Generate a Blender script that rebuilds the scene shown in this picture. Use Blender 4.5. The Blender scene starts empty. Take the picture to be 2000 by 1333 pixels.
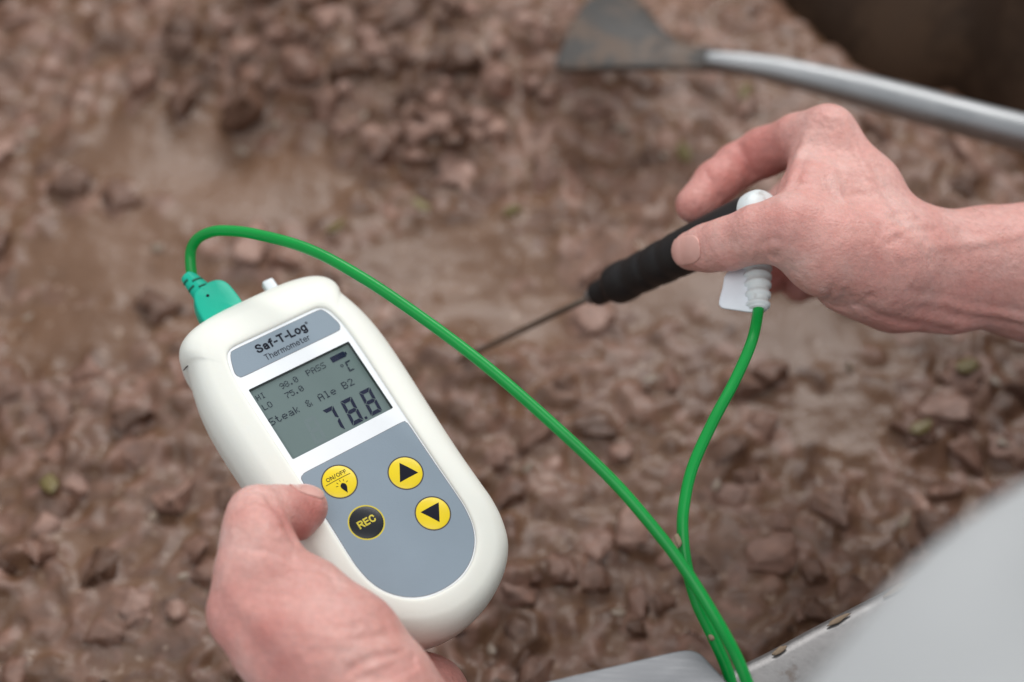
import bpy, bmesh, math, random
import numpy as np
from mathutils import Matrix, Vector

S = bpy.context.scene
COL = S.collection

# ------------------------------------------------------------------ camera
LENS, SENSOR = 55.0, 36.0
F = LENS / SENSOR * 2000.0                       # focal length in photograph pixels
PITCH = math.radians(55.0)
D0 = 0.745                                       # distance from lens to stew along the axis
HC = D0 * math.sin(PITCH)
FWD = np.array([0, math.cos(PITCH), -math.sin(PITCH)])
RGT = np.array([1.0, 0, 0])
UP = np.cross(RGT, FWD)
CAM = np.array([0, 0, HC])

cd = bpy.data.cameras.new('camera')
cd.lens = LENS; cd.sensor_width = SENSOR; cd.sensor_fit = 'HORIZONTAL'
cd.clip_start = 0.01; cd.clip_end = 100
cd.dof.use_dof = True; cd.dof.focus_distance = 0.556; cd.dof.aperture_fstop = 3.8
cd.dof.aperture_blades = 9
co = bpy.data.objects.new('camera', cd); COL.objects.link(co)
co.matrix_world = Matrix(((RGT[0], UP[0], -FWD[0], CAM[0]), (RGT[1], UP[1], -FWD[1], CAM[1]),
                          (RGT[2], UP[2], -FWD[2], CAM[2]), (0, 0, 0, 1)))
S.camera = co

# ------------------------------------------------------------------ light
w = bpy.data.worlds.new('World'); S.world = w; w.use_nodes = True
w.node_tree.nodes['Background'].inputs[0].default_value = (0.90, 0.95, 1.0, 1)
w.node_tree.nodes['Background'].inputs[1].default_value = 0.56

def area(name, loc, target, sx, sy, power, color):
    l = bpy.data.lights.new(name, 'AREA'); l.shape = 'RECTANGLE'; l.size = sx; l.size_y = sy
    l.energy = power; l.color = color
    o = bpy.data.objects.new(name, l); COL.objects.link(o)
    o.location = loc
    o.rotation_euler = (Vector(target) - Vector(loc)).to_track_quat('-Z', 'Y').to_euler()
    return o
area('ceiling_light', (0.12, -0.38, 2.20), (0, 0.45, 0), 2.2, 0.9, 14, (1.0, 0.99, 0.98))
area('far_ceiling_light', (0.55, 2.3, 1.95), (0, 0.45, 0), 2.2, 1.0, 38, (1.0, 0.985, 0.965))

S.view_settings.view_transform = 'Standard'; S.view_settings.look = 'None'
S.view_settings.exposure = 0.32; S.view_settings.gamma = 1.0
S.view_settings.use_curve_mapping = False
S.render.engine = 'CYCLES'
S.cycles.use_denoising = True
S.cycles.max_bounces = 8
S.cycles.caustics_reflective = False; S.cycles.caustics_refractive = False

# ------------------------------------------------------------------ helpers
def at(px, py, d):
    return CAM + FWD * d + RGT * ((px - 1000) / F * d) - UP * ((py - 666.5) / F * d)
def onz(px, py, z=0.0):
    v = FWD + RGT * ((px - 1000) / F) - UP * ((py - 666.5) / F)
    return CAM + v * ((z - HC) / v[2])
def proj(p):
    q = np.asarray(p) - CAM; d = q @ FWD
    return 1000 + (q @ RGT) / d * F, 666.5 - (q @ UP) / d * F, d

def tag(o, label=None, cat=None, group=None, kind=None):
    if label: o['label'] = label
    if cat: o['category'] = cat
    if group: o['group'] = group
    if kind: o['kind'] = kind
    return o
def empty(name, loc=(0, 0, 0)):
    o = bpy.data.objects.new(name, None); COL.objects.link(o); o.location = loc
    o.empty_display_size = 0.02
    return o
def mesh_obj(name, verts, faces, mat, parent=None, smooth=True):
    me = bpy.data.meshes.new(name)
    me.from_pydata([tuple(map(float, v)) for v in verts], [], [tuple(map(int, f)) for f in faces])
    me.validate(); me.update()
    if smooth:
        me.polygons.foreach_set('use_smooth', [True] * len(me.polygons))
    o = bpy.data.objects.new(name, me); COL.objects.link(o)
    if mat: me.materials.append(mat)
    if parent:
        o.parent = parent
    return o
def bm_obj(name, bm, mat, parent=None, smooth=False):
    me = bpy.data.meshes.new(name); bm.to_mesh(me); bm.free()
    if smooth:
        me.polygons.foreach_set('use_smooth', [True] * len(me.polygons))
    o = bpy.data.objects.new(name, me); COL.objects.link(o)
    if mat: me.materials.append(mat)
    if parent: o.parent = parent
    return o

def catmull(pts, n, closed=False):
    P = np.asarray(pts, float); m = len(P)
    segs = m if closed else m - 1
    t = np.linspace(0, segs, n, endpoint=not closed)
    i = np.minimum(t.astype(int), segs - 1); f = (t - i)[:, None]
    if closed:
        a, b, c, d = P[(i - 1) % m], P[i % m], P[(i + 1) % m], P[(i + 2) % m]
    else:
        a, b, c, d = P[np.maximum(i - 1, 0)], P[i], P[np.minimum(i + 1, m - 1)], P[np.minimum(i + 2, m - 1)]
    return 0.5 * ((2 * b) + (-a + c) * f + (2 * a - 5 * b + 4 * c - d) * f ** 2 + (-a + 3 * b - 3 * c + d) * f ** 3)

def rings_faces(nr, ns, closed=True, flip=False):
    fs = []
    for i in range(nr - 1):
        for j in range(ns if closed else ns - 1):
            k = (j + 1) % ns
            q = (i * ns + j, i * ns + k, (i + 1) * ns + k, (i + 1) * ns + j)
            fs.append(q[::-1] if flip else q)
    return fs

def tube(path, radii, seg=16, cap=True):
    """swept tube along a dense path"""
    P = np.asarray(path, float); n = len(P)
    r = np.broadcast_to(np.asarray(radii, float), (n,))
    T = np.gradient(P, axis=0); T /= np.linalg.norm(T, axis=1)[:, None]
    ref = np.array([0, 0, 1.0]) if abs(T[0][2]) < 0.9 else np.array([1.0, 0, 0])
    N = np.cross(T[0], ref); N /= np.linalg.norm(N)
    vs = []
    for i in range(n):
        N = N - T[i] * (N @ T[i]); N /= np.linalg.norm(N)
        B = np.cross(T[i], N)
        a = np.linspace(0, 2 * np.pi, seg, endpoint=False)
        vs.append(P[i] + r[i] * (np.cos(a)[:, None] * N + np.sin(a)[:, None] * B))
    V = np.concatenate(vs); fs = rings_faces(n, seg)
    if cap:
        V = np.concatenate([V, P[:1], P[-1:]])
        c0, c1 = n * seg, n * seg + 1
        for j in range(seg):
            k = (j + 1) % seg
            fs.append((c0, k, j)); fs.append((c1, (n - 1) * seg + j, (n - 1) * seg + k))
    return V, fs

def fix_normals(o):
    bm = bmesh.new(); bm.from_mesh(o.data)
    bmesh.ops.recalc_face_normals(bm, faces=bm.faces); bm.to_mesh(o.data); bm.free()
    return o

# ------------------------------------------------------------------ materials
def nodes(name):
    m = bpy.data.materials.new(name); m.use_nodes = True
    nt = m.node_tree; return m, nt, nt.nodes['Principled BSDF']
def N(nt, t, **kw):
    n = nt.nodes.new(t)
    for k, v in kw.items():
        if k in ('scale', 'detail', 'rough', 'dist'):
            n.inputs[{'scale': 'Scale', 'detail': 'Detail', 'rough': 'Roughness', 'dist': 'Distortion'}[k]].default_value = v
        else:
            setattr(n, k, v)
    return n
def ramp(nt, src, stops):
    r = nt.nodes.new('ShaderNodeValToRGB')
    el = r.color_ramp.elements
    while len(el) < len(stops): el.new(0.5)
    for e, (p, c) in zip(el, stops):
        e.position = p; e.color = (*c, 1) if len(c) == 3 else c
    nt.links.new(src, r.inputs[0]); return r
def g(v): return (v, v, v)
def coords(nt, kind='Object', sc=1.0):
    tc = nt.nodes.new('ShaderNodeTexCoord'); mp = nt.nodes.new('ShaderNodeMapping')
    mp.inputs['Scale'].default_value = (sc, sc, sc) if not isinstance(sc, tuple) else sc
    nt.links.new(tc.outputs[kind], mp.inputs[0]); return mp.outputs[0]

def plastic(name, col, rough=0.45, var=0.06, nscale=60, bump=0.0, bscale=900, spec=0.5, sss=0.0, dirt=None):
    m, nt, b = nodes(name)
    v = coords(nt)
    n = N(nt, 'ShaderNodeTexNoise', scale=nscale, detail=4); nt.links.new(v, n.inputs['Vector'])
    c0 = tuple(max(0, c * (1 - var)) for c in col); c1 = tuple(min(1, c * (1 + var)) for c in col)
    r = ramp(nt, n.outputs[0], [(0.3, c0), (0.7, c1)])
    out = r.outputs[0]
    if dirt:
        n2 = N(nt, 'ShaderNodeTexNoise', scale=dirt[1], detail=6, rough=0.7); nt.links.new(v, n2.inputs['Vector'])
        r2 = ramp(nt, n2.outputs[0], [(dirt[2], g(0)), (dirt[2] + 0.12, g(1))])
        mx = N(nt, 'ShaderNodeMix', data_type='RGBA'); nt.links.new(r2.outputs[0], mx.inputs[0])
        nt.links.new(out, mx.inputs[6]); mx.inputs[7].default_value = (*dirt[0], 1); out = mx.outputs[2]
    nt.links.new(out, b.inputs['Base Color'])
    b.inputs['Roughness'].default_value = rough
    b.inputs['Specular IOR Level'].default_value = spec
    if sss:
        b.inputs['Subsurface Weight'].default_value = sss
        b.inputs['Subsurface Radius'].default_value = (1, 0.8, 0.6); b.inputs['Subsurface Scale'].default_value = 0.002
    if bump:
        n3 = N(nt, 'ShaderNodeTexNoise', scale=bscale, detail=3); nt.links.new(v, n3.inputs['Vector'])
        bp = nt.nodes.new('ShaderNodeBump'); bp.inputs['Strength'].default_value = bump; bp.inputs['Distance'].default_value = 0.0004
        nt.links.new(n3.outputs[0], bp.inputs['Height']); nt.links.new(bp.outputs[0], b.inputs['Normal'])
    return m

M = {}
M['shell'] = plastic('cream_rubber', (0.81, 0.805, 0.735), 0.42, 0.02, 25, 0.10, 700, 0.45, 0.1)
M['panel'] = plastic('white_panel', (0.84, 0.86, 0.88), 0.38, 0.015, 40, 0.03, 900, 0.4)
M['grey'] = plastic('grey_laminate', (0.226, 0.281, 0.333), 0.42, 0.03, 50, 0.12, 1500, 0.45)
M['ink'] = plastic('dark_ink', (0.010, 0.011, 0.020), 0.6, 0.1, 80, 0, 0, 0.12)
M['line'] = plastic('brown_outline', (0.05, 0.04, 0.035), 0.5)
M['yellow'] = plastic('yellow_key', (0.83, 0.62, 0.006), 0.3, 0.03, 60, 0.05, 800, 0.45)
M['ylw_ink'] = plastic('yellow_ink', (0.62, 0.50, 0.03), 0.4, 0.08, 90)
M['black_key'] = plastic('black_key', (0.012, 0.013, 0.017), 0.3, 0.1, 60, 0.05, 800, 0.3)
M['lcd'] = plastic('liquid_crystal', (0.27, 0.365, 0.352), 0.35, 0.03, 40, 0, 0, 0.3)
M['lcdink'] = plastic('liquid_crystal_segment', (0.022, 0.028, 0.075), 0.7, 0.1, 300, 0, 0, 0.1)
M['lcddot'] = plastic('liquid_crystal_dot', (0.035, 0.05, 0.078), 0.7, 0.1, 300, 0, 0, 0.1)
M['lcdghost'] = plastic('liquid_crystal_faint', (0.278, 0.364, 0.366), 0.4, 0.02, 300)
M['bezel'] = plastic('dark_bezel', (0.05, 0.06, 0.06), 0.4)
M['teal'] = plastic('teal_plastic', (0.0, 0.44, 0.29), 0.42, 0.05, 70, 0.12, 700, 0.4)
M['tealdark'] = plastic('teal_slot', (0.0, 0.10, 0.06), 0.6)
M['cable'] = plastic('green_sleeve', (0.0, 0.275, 0.042), 0.30, 0.12, 45, 0.12, 260, 0.32, 0.05)
M['handle'] = plastic('black_rubber', (0.013, 0.011, 0.011), 0.5, 0.2, 50, 0.2, 700, 0.4)
M['cap'] = plastic('white_plastic', (0.66, 0.70, 0.70), 0.38, 0.04, 50, 0, 0, 0.45, 0.1, ((0.42, 0.40, 0.38), 90, 0.6))
M['tab'] = plastic('clear_white_plastic', (0.70, 0.74, 0.76), 0.3, 0.03, 50)
M['tag'] = plastic('white_tag', (0.74, 0.77, 0.82), 0.4, 0.03, 80)
M['crumb'] = plastic('tan_crumb', (0.27, 0.19, 0.125), 0.6, 0.4, 600, 0.5, 900)

def pane_mat():
    m = bpy.data.materials.new('clear_window'); m.use_nodes = True; nt = m.node_tree
    nt.nodes.remove(nt.nodes['Principled BSDF'])
    out = nt.nodes['Material Output']
    tr = nt.nodes.new('ShaderNodeBsdfTransparent'); gl = nt.nodes.new('ShaderNodeBsdfGlossy')
    gl.inputs['Roughness'].default_value = 0.12
    fr = nt.nodes.new('ShaderNodeFresnel'); fr.inputs[0].default_value = 1.45
    mx = nt.nodes.new('ShaderNodeMixShader')
    nt.links.new(fr.outputs[0], mx.inputs[0]); nt.links.new(tr.outputs[0], mx.inputs[1]); nt.links.new(gl.outputs[0], mx.inputs[2])
    nt.links.new(mx.outputs[0], out.inputs[0]); return m
M['pane'] = pane_mat()

def skin_mat():
    m, nt, b = nodes('skin')
    v = coords(nt)
    at_ = nt.nodes.new('ShaderNodeAttribute'); at_.attribute_name = 'flush'
    n = N(nt, 'ShaderNodeTexNoise', scale=55, detail=5, rough=0.6); nt.links.new(v, n.inputs['Vector'])
    n2 = N(nt, 'ShaderNodeTexNoise', scale=420, detail=3, rough=0.6); nt.links.new(v, n2.inputs['Vector'])
    base = ramp(nt, n.outputs[0], [(0.28, (0.60, 0.285, 0.25)), (0.5, (0.645, 0.345, 0.30)), (0.72, (0.68, 0.42, 0.375))])
    mx = N(nt, 'ShaderNodeMix', data_type='RGBA')
    ma = N(nt, 'ShaderNodeMath', operation='MULTIPLY'); nt.links.new(at_.outputs['Fac'], ma.inputs[0])
    rr = ramp(nt, n.outputs[0], [(0.2, g(0.55)), (0.8, g(1.0))]); nt.links.new(rr.outputs[0], ma.inputs[1])
    nt.links.new(ma.outputs[0], mx.inputs[0]); nt.links.new(base.outputs[0], mx.inputs[6])
    mx.inputs[7].default_value = (0.43, 0.11, 0.09, 1)
    fine = ramp(nt, n2.outputs[0], [(0.3, g(0.90)), (0.7, g(1.05))])
    mu = N(nt, 'ShaderNodeMix', data_type='RGBA', blend_type='MULTIPLY'); mu.inputs[0].default_value = 1.0
    nt.links.new(mx.outputs[2], mu.inputs[6]); nt.links.new(fine.outputs[0], mu.inputs[7])
    n4 = N(nt, 'ShaderNodeTexNoise', scale=170, detail=4, rough=0.6); nt.links.new(v, n4.inputs['Vector'])
    bl4 = ramp(nt, n4.outputs[0], [(0.3, (1.01, 0.955, 0.945)), (0.7, (0.99, 1.03, 1.035))])
    mv = N(nt, 'ShaderNodeMix', data_type='RGBA', blend_type='MULTIPLY'); mv.inputs[0].default_value = 1.0
    nt.links.new(mu.outputs[2], mv.inputs[6]); nt.links.new(bl4.outputs[0], mv.inputs[7])
    nt.links.new(mv.outputs[2], b.inputs['Base Color'])
    b.inputs['Roughness'].default_value = 0.46
    b.inputs['Specular IOR Level'].default_value = 0.4
    b.inputs['Subsurface Weight'].default_value = 0.22
    b.inputs['Subsurface Radius'].default_value = (1.0, 0.35, 0.2)
    b.inputs['Subsurface Scale'].default_value = 0.0035
    vo = N(nt, 'ShaderNodeTexVoronoi', scale=620); vo.feature = 'DISTANCE_TO_EDGE'
    nt.links.new(v, vo.inputs['Vector'])
    ad = N(nt, 'ShaderNodeMath', operation='ADD')
    vm = N(nt, 'ShaderNodeMath', operation='MULTIPLY'); vm.inputs[1].default_value = 0.9
    nt.links.new(vo.outputs['Distance'], vm.inputs[0])
    nt.links.new(vm.outputs[0], ad.inputs[0]); nt.links.new(n2.outputs[0], ad.inputs[1])
    bp = nt.nodes.new('ShaderNodeBump'); bp.inputs['Strength'].default_value = 0.36; bp.inputs['Distance'].default_value = 0.0005
    nt.links.new(ad.outputs[0], bp.inputs['Height'])
    n3 = N(nt, 'ShaderNodeTexNoise', scale=95, detail=4, rough=0.6); nt.links.new(v, n3.inputs['Vector'])
    bp2 = nt.nodes.new('ShaderNodeBump'); bp2.inputs['Strength'].default_value = 0.75; bp2.inputs['Distance'].default_value = 0.002
    nt.links.new(n3.outputs[0], bp2.inputs['Height']); nt.links.new(bp2.outputs[0], bp.inputs['Normal'])
    nt.links.new(bp.outputs[0], b.inputs['Normal'])
    return m
M['skin'] = skin_mat()
M['nail'] = plastic('fingernail', (0.66, 0.36, 0.31), 0.28, 0.06, 200, 0, 0, 0.5, 0.15)

def steel(name, col, rough, sc, metal=0.9, stain=None):
    m, nt, b = nodes(name)
    v = coords(nt, 'Object', sc)
    n = N(nt, 'ShaderNodeTexNoise', scale=1.0, detail=6, rough=0.65); nt.links.new(v, n.inputs['Vector'])
    r = ramp(nt, n.outputs[0], [(0.3, tuple(c * 0.82 for c in col)), (0.7, col)])
    out = r.outputs[0]
    rr = ramp(nt, n.outputs[0], [(0.3, g(rough * 0.8)), (0.7, g(rough * 1.25))])
    nt.links.new(rr.outputs[0], b.inputs['Roughness'])
    b.inputs['Metallic'].default_value = metal
    if stain:
        v2 = coords(nt, 'Object', stain[1])
        n2 = N(nt, 'ShaderNodeTexNoise', scale=1.0, detail=6, rough=0.7); nt.links.new(v2, n2.inputs['Vector'])
        r2 = ramp(nt, n2.outputs[0], [(stain[2], g(0)), (stain[2] + 0.1, g(1))])
        mx = N(nt, 'ShaderNodeMix', data_type='RGBA'); nt.links.new(r2.outputs[0], mx.inputs[0])
        nt.links.new(out, mx.inputs[6]); mx.inputs[7].default_value = (*stain[0], 1); out = mx.outputs[2]
        iv = ramp(nt, r2.outputs[0], [(0, g(metal)), (1, g(0.0))]); nt.links.new(iv.outputs[0], b.inputs['Metallic'])
    nt.links.new(out, b.inputs['Base Color'])
    bp = nt.nodes.new('ShaderNodeBump'); bp.inputs['Strength'].default_value = 0.15; bp.inputs['Distance'].default_value = 0.0005
    nt.links.new(n.outputs[0], bp.inputs['Height']); nt.links.new(bp.outputs[0], b.inputs['Normal'])
    return m
M['steel'] = steel('brushed_steel', (0.22, 0.224, 0.235), 0.5, (60, 900, 60), 0.35)
M['rim'] = steel('worn_steel_rim', (0.20, 0.192, 0.19), 0.36, (260, 260, 60), 0.5, ((0.12, 0.09, 0.075), 60, 0.58))
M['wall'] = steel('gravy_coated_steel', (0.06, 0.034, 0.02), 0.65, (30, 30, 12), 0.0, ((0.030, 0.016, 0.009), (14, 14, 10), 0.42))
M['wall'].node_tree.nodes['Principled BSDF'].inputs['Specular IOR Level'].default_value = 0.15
M['tube'] = steel('polished_steel_tube', (0.40, 0.405, 0.41), 0.42, (40, 40, 40), 0.9)
M['blade'] = steel('dull_steel_blade', (0.055, 0.05, 0.046), 0.55, (60, 60, 60), 0.2, ((0.10, 0.066, 0.046), (40, 40, 40), 0.47))
M['needle'] = steel('dull_needle', (0.17, 0.125, 0.095), 0.45, (300, 300, 300), 0.5)

def sauce_mat():
    m, nt, b = nodes('brown_gravy')
    v = coords(nt)
    n = N(nt, 'ShaderNodeTexNoise', scale=14, detail=8, rough=0.62); nt.links.new(v, n.inputs['Vector'])
    r = ramp(nt, n.outputs[0], [(0.3, (0.128, 0.066, 0.037)), (0.52, (0.172, 0.092, 0.053)), (0.72, (0.205, 0.116, 0.074))])
    at_ = nt.nodes.new('ShaderNodeAttribute'); at_.attribute_name = 'tone'
    mk = nt.nodes.new('ShaderNodeAttribute'); mk.attribute_name = 'lump'
    mt = ramp(nt, at_.outputs['Fac'], MEAT)
    n2 = N(nt, 'ShaderNodeTexNoise', scale=150, detail=6, rough=0.65); nt.links.new(v, n2.inputs['Vector'])
    f = ramp(nt, n2.outputs[0], [(0.28, g(0.5)), (0.7, g(1.15))])
    mu = N(nt, 'ShaderNodeMix', data_type='RGBA', blend_type='MULTIPLY'); mu.inputs[0].default_value = 1
    nt.links.new(mt.outputs[0], mu.inputs[6]); nt.links.new(f.outputs[0], mu.inputs[7])
    mx = N(nt, 'ShaderNodeMix', data_type='RGBA'); nt.links.new(mk.outputs['Fac'], mx.inputs[0])
    nt.links.new(r.outputs[0], mx.inputs[6]); nt.links.new(mu.outputs[2], mx.inputs[7])
    n5 = N(nt, 'ShaderNodeTexNoise', scale=230, detail=2, rough=0.5); nt.links.new(v, n5.inputs['Vector'])
    fk = ramp(nt, n5.outputs[0], [(0.66, g(0)), (0.72, g(0.75))])
    mf = N(nt, 'ShaderNodeMix', data_type='RGBA'); nt.links.new(fk.outputs[0], mf.inputs[0])
    nt.links.new(mx.outputs[2], mf.inputs[6]); mf.inputs[7].default_value = (0.40, 0.29, 0.22, 1)
    nt.links.new(mf.outputs[2], b.inputs['Base Color'])
    rg = ramp(nt, mk.outputs['Fac'], [(0.0, g(0.24)), (0.8, g(0.32))]); nt.links.new(rg.outputs[0], b.inputs['Roughness'])
    b.inputs['Specular IOR Level'].default_value = 0.42
    bp = nt.nodes.new('ShaderNodeBump'); bp.inputs['Strength'].default_value = 0.34; bp.inputs['Distance'].default_value = 0.0026
    nt.links.new(n2.outputs[0], bp.inputs['Height']); nt.links.new(bp.outputs[0], b.inputs['Normal'])
    return m
MEAT = [(0.0, (0.122, 0.064, 0.041)), (0.3, (0.192, 0.104, 0.072)), (0.75, (0.295, 0.163, 0.120)), (1.0, (0.40, 0.245, 0.192))]
M['sauce'] = sauce_mat()
def meat_mat(name, joined):
    m, nt, b = nodes(name)
    v = nt.nodes.new('ShaderNodeNewGeometry').outputs['Position']
    if joined:
        src = nt.nodes.new('ShaderNodeAttribute'); src.attribute_name = 'tone'; fac = src.outputs['Fac']
    else:
        src = nt.nodes.new('ShaderNodeObjectInfo'); fac = src.outputs['Random']
    r = ramp(nt, fac, MEAT)
    n = N(nt, 'ShaderNodeTexNoise', scale=120, detail=6, rough=0.65); nt.links.new(v, n.inputs['Vector'])
    f = ramp(nt, n.outputs[0], [(0.28, g(0.55)), (0.7, g(1.12))])
    mu = N(nt, 'ShaderNodeMix', data_type='RGBA', blend_type='MULTIPLY'); mu.inputs[0].default_value = 1
    nt.links.new(r.outputs[0], mu.inputs[6]); nt.links.new(f.outputs[0], mu.inputs[7])
    nt.links.new(mu.outputs[2], b.inputs['Base Color'])
    b.inputs['Roughness'].default_value = 0.30; b.inputs['Specular IOR Level'].default_value = 0.38
    bp = nt.nodes.new('ShaderNodeBump'); bp.inputs['Strength'].default_value = 0.6; bp.inputs['Distance'].default_value = 0.003
    nt.links.new(n.outputs[0], bp.inputs['Height']); nt.links.new(bp.outputs[0], b.inputs['Normal'])
    return m
M['meat'] = meat_mat('stewed_beef', False)
M['onion'] = plastic('pale_onion', (0.27, 0.205, 0.155), 0.3, 0.2, 80)
M['herb'] = plastic('yellow_green_leek', (0.17, 0.13, 0.045), 0.4, 0.35, 80)

def cloth_mat():
    m, nt, b = nodes('white_cotton')
    v = coords(nt)
    n = N(nt, 'ShaderNodeTexNoise', scale=12, detail=4); nt.links.new(v, n.inputs['Vector'])
    r = ramp(nt, n.outputs[0], [(0.3, (0.42, 0.425, 0.425)), (0.7, (0.50, 0.505, 0.505))])
    nt.links.new(r.outputs[0], b.inputs['Base Color']); b.inputs['Roughness'].default_value = 0.9
    wv = N(nt, 'ShaderNodeTexWave', scale=900); nt.links.new(v, wv.inputs['Vector'])
    bp = nt.nodes.new('ShaderNodeBump'); bp.inputs['Strength'].default_value = 0.2; bp.inputs['Distance'].default_value = 0.0003
    nt.links.new(wv.outputs['Fac'], bp.inputs['Height']); nt.links.new(bp.outputs[0], b.inputs['Normal'])
    return m
M['cloth'] = cloth_mat()

# ------------------------------------------------------------------ kettle
ZR = 0.108
rimp = [(-.06, .183), onz(1200, 1392, ZR)[:2], onz(1450, 1291, ZR)[:2], onz(1600, 1213, ZR)[:2], onz(1760, 1131, ZR)[:2],
        onz(1900, 1052, ZR)[:2], onz(2050, 940, ZR)[:2], (.30, .40), (.335, .50), (.325, .58), (.28, .66), (.23, .73), (.18, .78), (.05, .86),
        (-.12, .87), (-.27, .79), (-.36, .68), (-.42, .52), (-.40, .36), (-.30, .235), (-.18, .187)]
stwp = [rimp[0], rimp[1], rimp[2], rimp[3], rimp[4], rimp[5], rimp[6], (.285, .40), (.30, .48), onz(1930, 225)[:2], onz(1725, 160)[:2],
        onz(1600, 75)[:2], onz(1505, -15)[:2], (.06, .80), (-.11, .80), (-.225, .75), (-.283, .668), (-.36, .52), (-.38, .36), rimp[19], rimp[20]]
NSEG = 168
RIM = catmull([tuple(p) for p in rimp], NSEG, True)
STW = catmull([tuple(p) for p in stwp], NSEG, True)
kettle = empty('cooking_kettle', (0.0, 0.5, -0.05))
tag(kettle, 'large steel cooking kettle with brown coated inner wall, holding the stew', 'cooking kettle')
KO = np.array([0.0, 0.5, -0.05])
cen = RIM.mean(0)
def outward(P):
    T = np.roll(P, -1, 0) - np.roll(P, 1, 0); nrm = np.c_[T[:, 1], -T[:, 0]]
    return nrm / np.linalg.norm(nrm, axis=1)[:, None]
ow = outward(RIM)
rings = []
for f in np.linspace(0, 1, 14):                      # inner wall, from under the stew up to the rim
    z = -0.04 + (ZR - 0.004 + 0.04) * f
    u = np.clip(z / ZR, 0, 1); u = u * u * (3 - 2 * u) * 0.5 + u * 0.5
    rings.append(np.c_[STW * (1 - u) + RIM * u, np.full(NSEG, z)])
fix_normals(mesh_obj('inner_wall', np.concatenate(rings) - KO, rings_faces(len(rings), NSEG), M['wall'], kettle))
prof = [(0.0, -.0045), (.0006, -.0018), (.0022, -.0004), (.005, 0), (.02, 0.0006), (.038, 0), (.042, -.001), (.0445, -.004), (.045, -.012), (.0445, -.03),
        (.040, -.033), (.012, -.034), (.010, -.05), (.010, -.14)]
rings = [np.c_[RIM + ow * a, np.full(NSEG, ZR + b)] for a, b in prof]
fix_normals(mesh_obj('rim', np.concatenate(rings) - KO, rings_faces(len(rings), NSEG), M['rim'], kettle))

def plate(name, loop, thick, mat, parent, off, bevel):
    """solid plate from a planar loop of points"""
    L = np.asarray(loop, float); n = len(L)
    nr = np.cross(L[n // 3] - L[0], L[2 * n // 3] - L[0]); nr /= np.linalg.norm(nr)
    if nr[2] < 0: nr = -nr
    c = L.mean(0)
    def ins(k): return L + (c - L) / np.linalg.norm(c - L, axis=1)[:, None] * k
    rs = [ins(bevel) , ins(bevel * 0.3) - nr * bevel * 0.3, L - nr * bevel, L - nr * (thick - bevel), ins(bevel) - nr * thick]
    V = np.concatenate(rs + [c[None], (c - nr * thick)[None]]) - off
    fs = rings_faces(5, n)
    for j in range(n):
        k = (j + 1) % n
        fs.append((5 * n, k, j)); fs.append((5 * n + 1, 4 * n + j, 4 * n + k))
    return fix_normals(mesh_obj(name, V, fs, mat, parent))
ZP = 0.121
lp = [onz(x, y, ZP) for x, y in [(900, 1372), (1040, 1338), (1150, 1311), (1240, 1289), (1310, 1273), (1335, 1269), (1352, 1269), (1366, 1274), (1378, 1284),
                                  (1400, 1308), (1425, 1335), (1455, 1368), (1500, 1430), (1400, 1500), (1100, 1540), (900, 1560)]]
plate('bracket_plate', catmull(lp, 96, True), 0.006, M['steel'], kettle, KO, 0.0012)

# ------------------------------------------------------------------ stew
rng = np.random.default_rng(7); random.seed(7)
def vnoise(x, y, sc, seed):
    """smooth value noise"""
    r = np.random.default_rng(seed); G = r.random((64, 64))
    u, v = (x * sc) % 64, (y * sc) % 64
    i, j = np.floor(u).astype(int), np.floor(v).astype(int); fu, fv = u - i, v - j
    fu = fu * fu * (3 - 2 * fu); fv = fv * fv * (3 - 2 * fv)
    a, b, c, d = G[i % 64, j % 64], G[(i + 1) % 64, j % 64], G[i % 64, (j + 1) % 64], G[(i + 1) % 64, (j + 1) % 64]
    return (a * (1 - fu) + b * fu) * (1 - fv) + (c * (1 - fu) + d * fu) * fv
POOLS = [(330, 300, 260, 105), (480, 380, 240, 80), (230, 500, 220, 100), (860, 500, 210, 95), (980, 600, 190, 80), (1560, 640, 190, 80), (140, 640, 210, 70),
         (1650, 800, 150, 80), (620, 330, 90, 45), (1300, 560, 120, 60)]
def pool(px, py):
    return max([0.0] + [1.25 - math.hypot((px - a) / c, (py - b) / d) for a, b, c, d in POOLS])
def height(x, y):
    def rid(sc, sd): return 1 - np.abs(2 * vnoise(x, y, sc, sd) - 1)
    pxl = np.clip(vnoise(x, y, 13, 9) * 1.6 - .3, 0, 1)
    x, y = np.asarray(x, float), np.asarray(y, float)
    dz = (x * FWD[0] + y * FWD[1] - HC * FWD[2]); u = 1000 + x / dz * F; v = 666.5 - (y * UP[1] - HC * UP[2]) / dz * F
    pw = np.zeros_like(x)
    for a, b, c, d in POOLS: pw = np.maximum(pw, np.clip(1.5 - 1.1 * np.hypot((u - a) / c, (v - b) / d), 0, 1))
    pxl = pxl * (1 - .9 * pw)
    h = (vnoise(x, y, 20, 1) - .5) * 0.010 + (vnoise(x, y, 75, 2) - .5) * 0.0065 * pxl + (rid(58, 4) - .5) * 0.0035 * pxl + (vnoise(x, y, 150, 3) - .5) * 0.0045 * (.1 + .25 * (1 - pw) + .65 * pxl)
    m = np.exp(-(((x + 0.06) / 0.17) ** 2 + ((y - 0.62) / 0.07) ** 2)) * 0.014      # the heaped chunks behind
    return h + m - 0.002
stew = empty('stew', (0, 0.5, -0.03)); SO = np.array([0, 0.5, -0.03])
tag(stew, 'brown beef stew of diced meat in thick gravy filling the kettle', 'stew', kind='stuff')
c2 = STW.mean(0)
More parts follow.
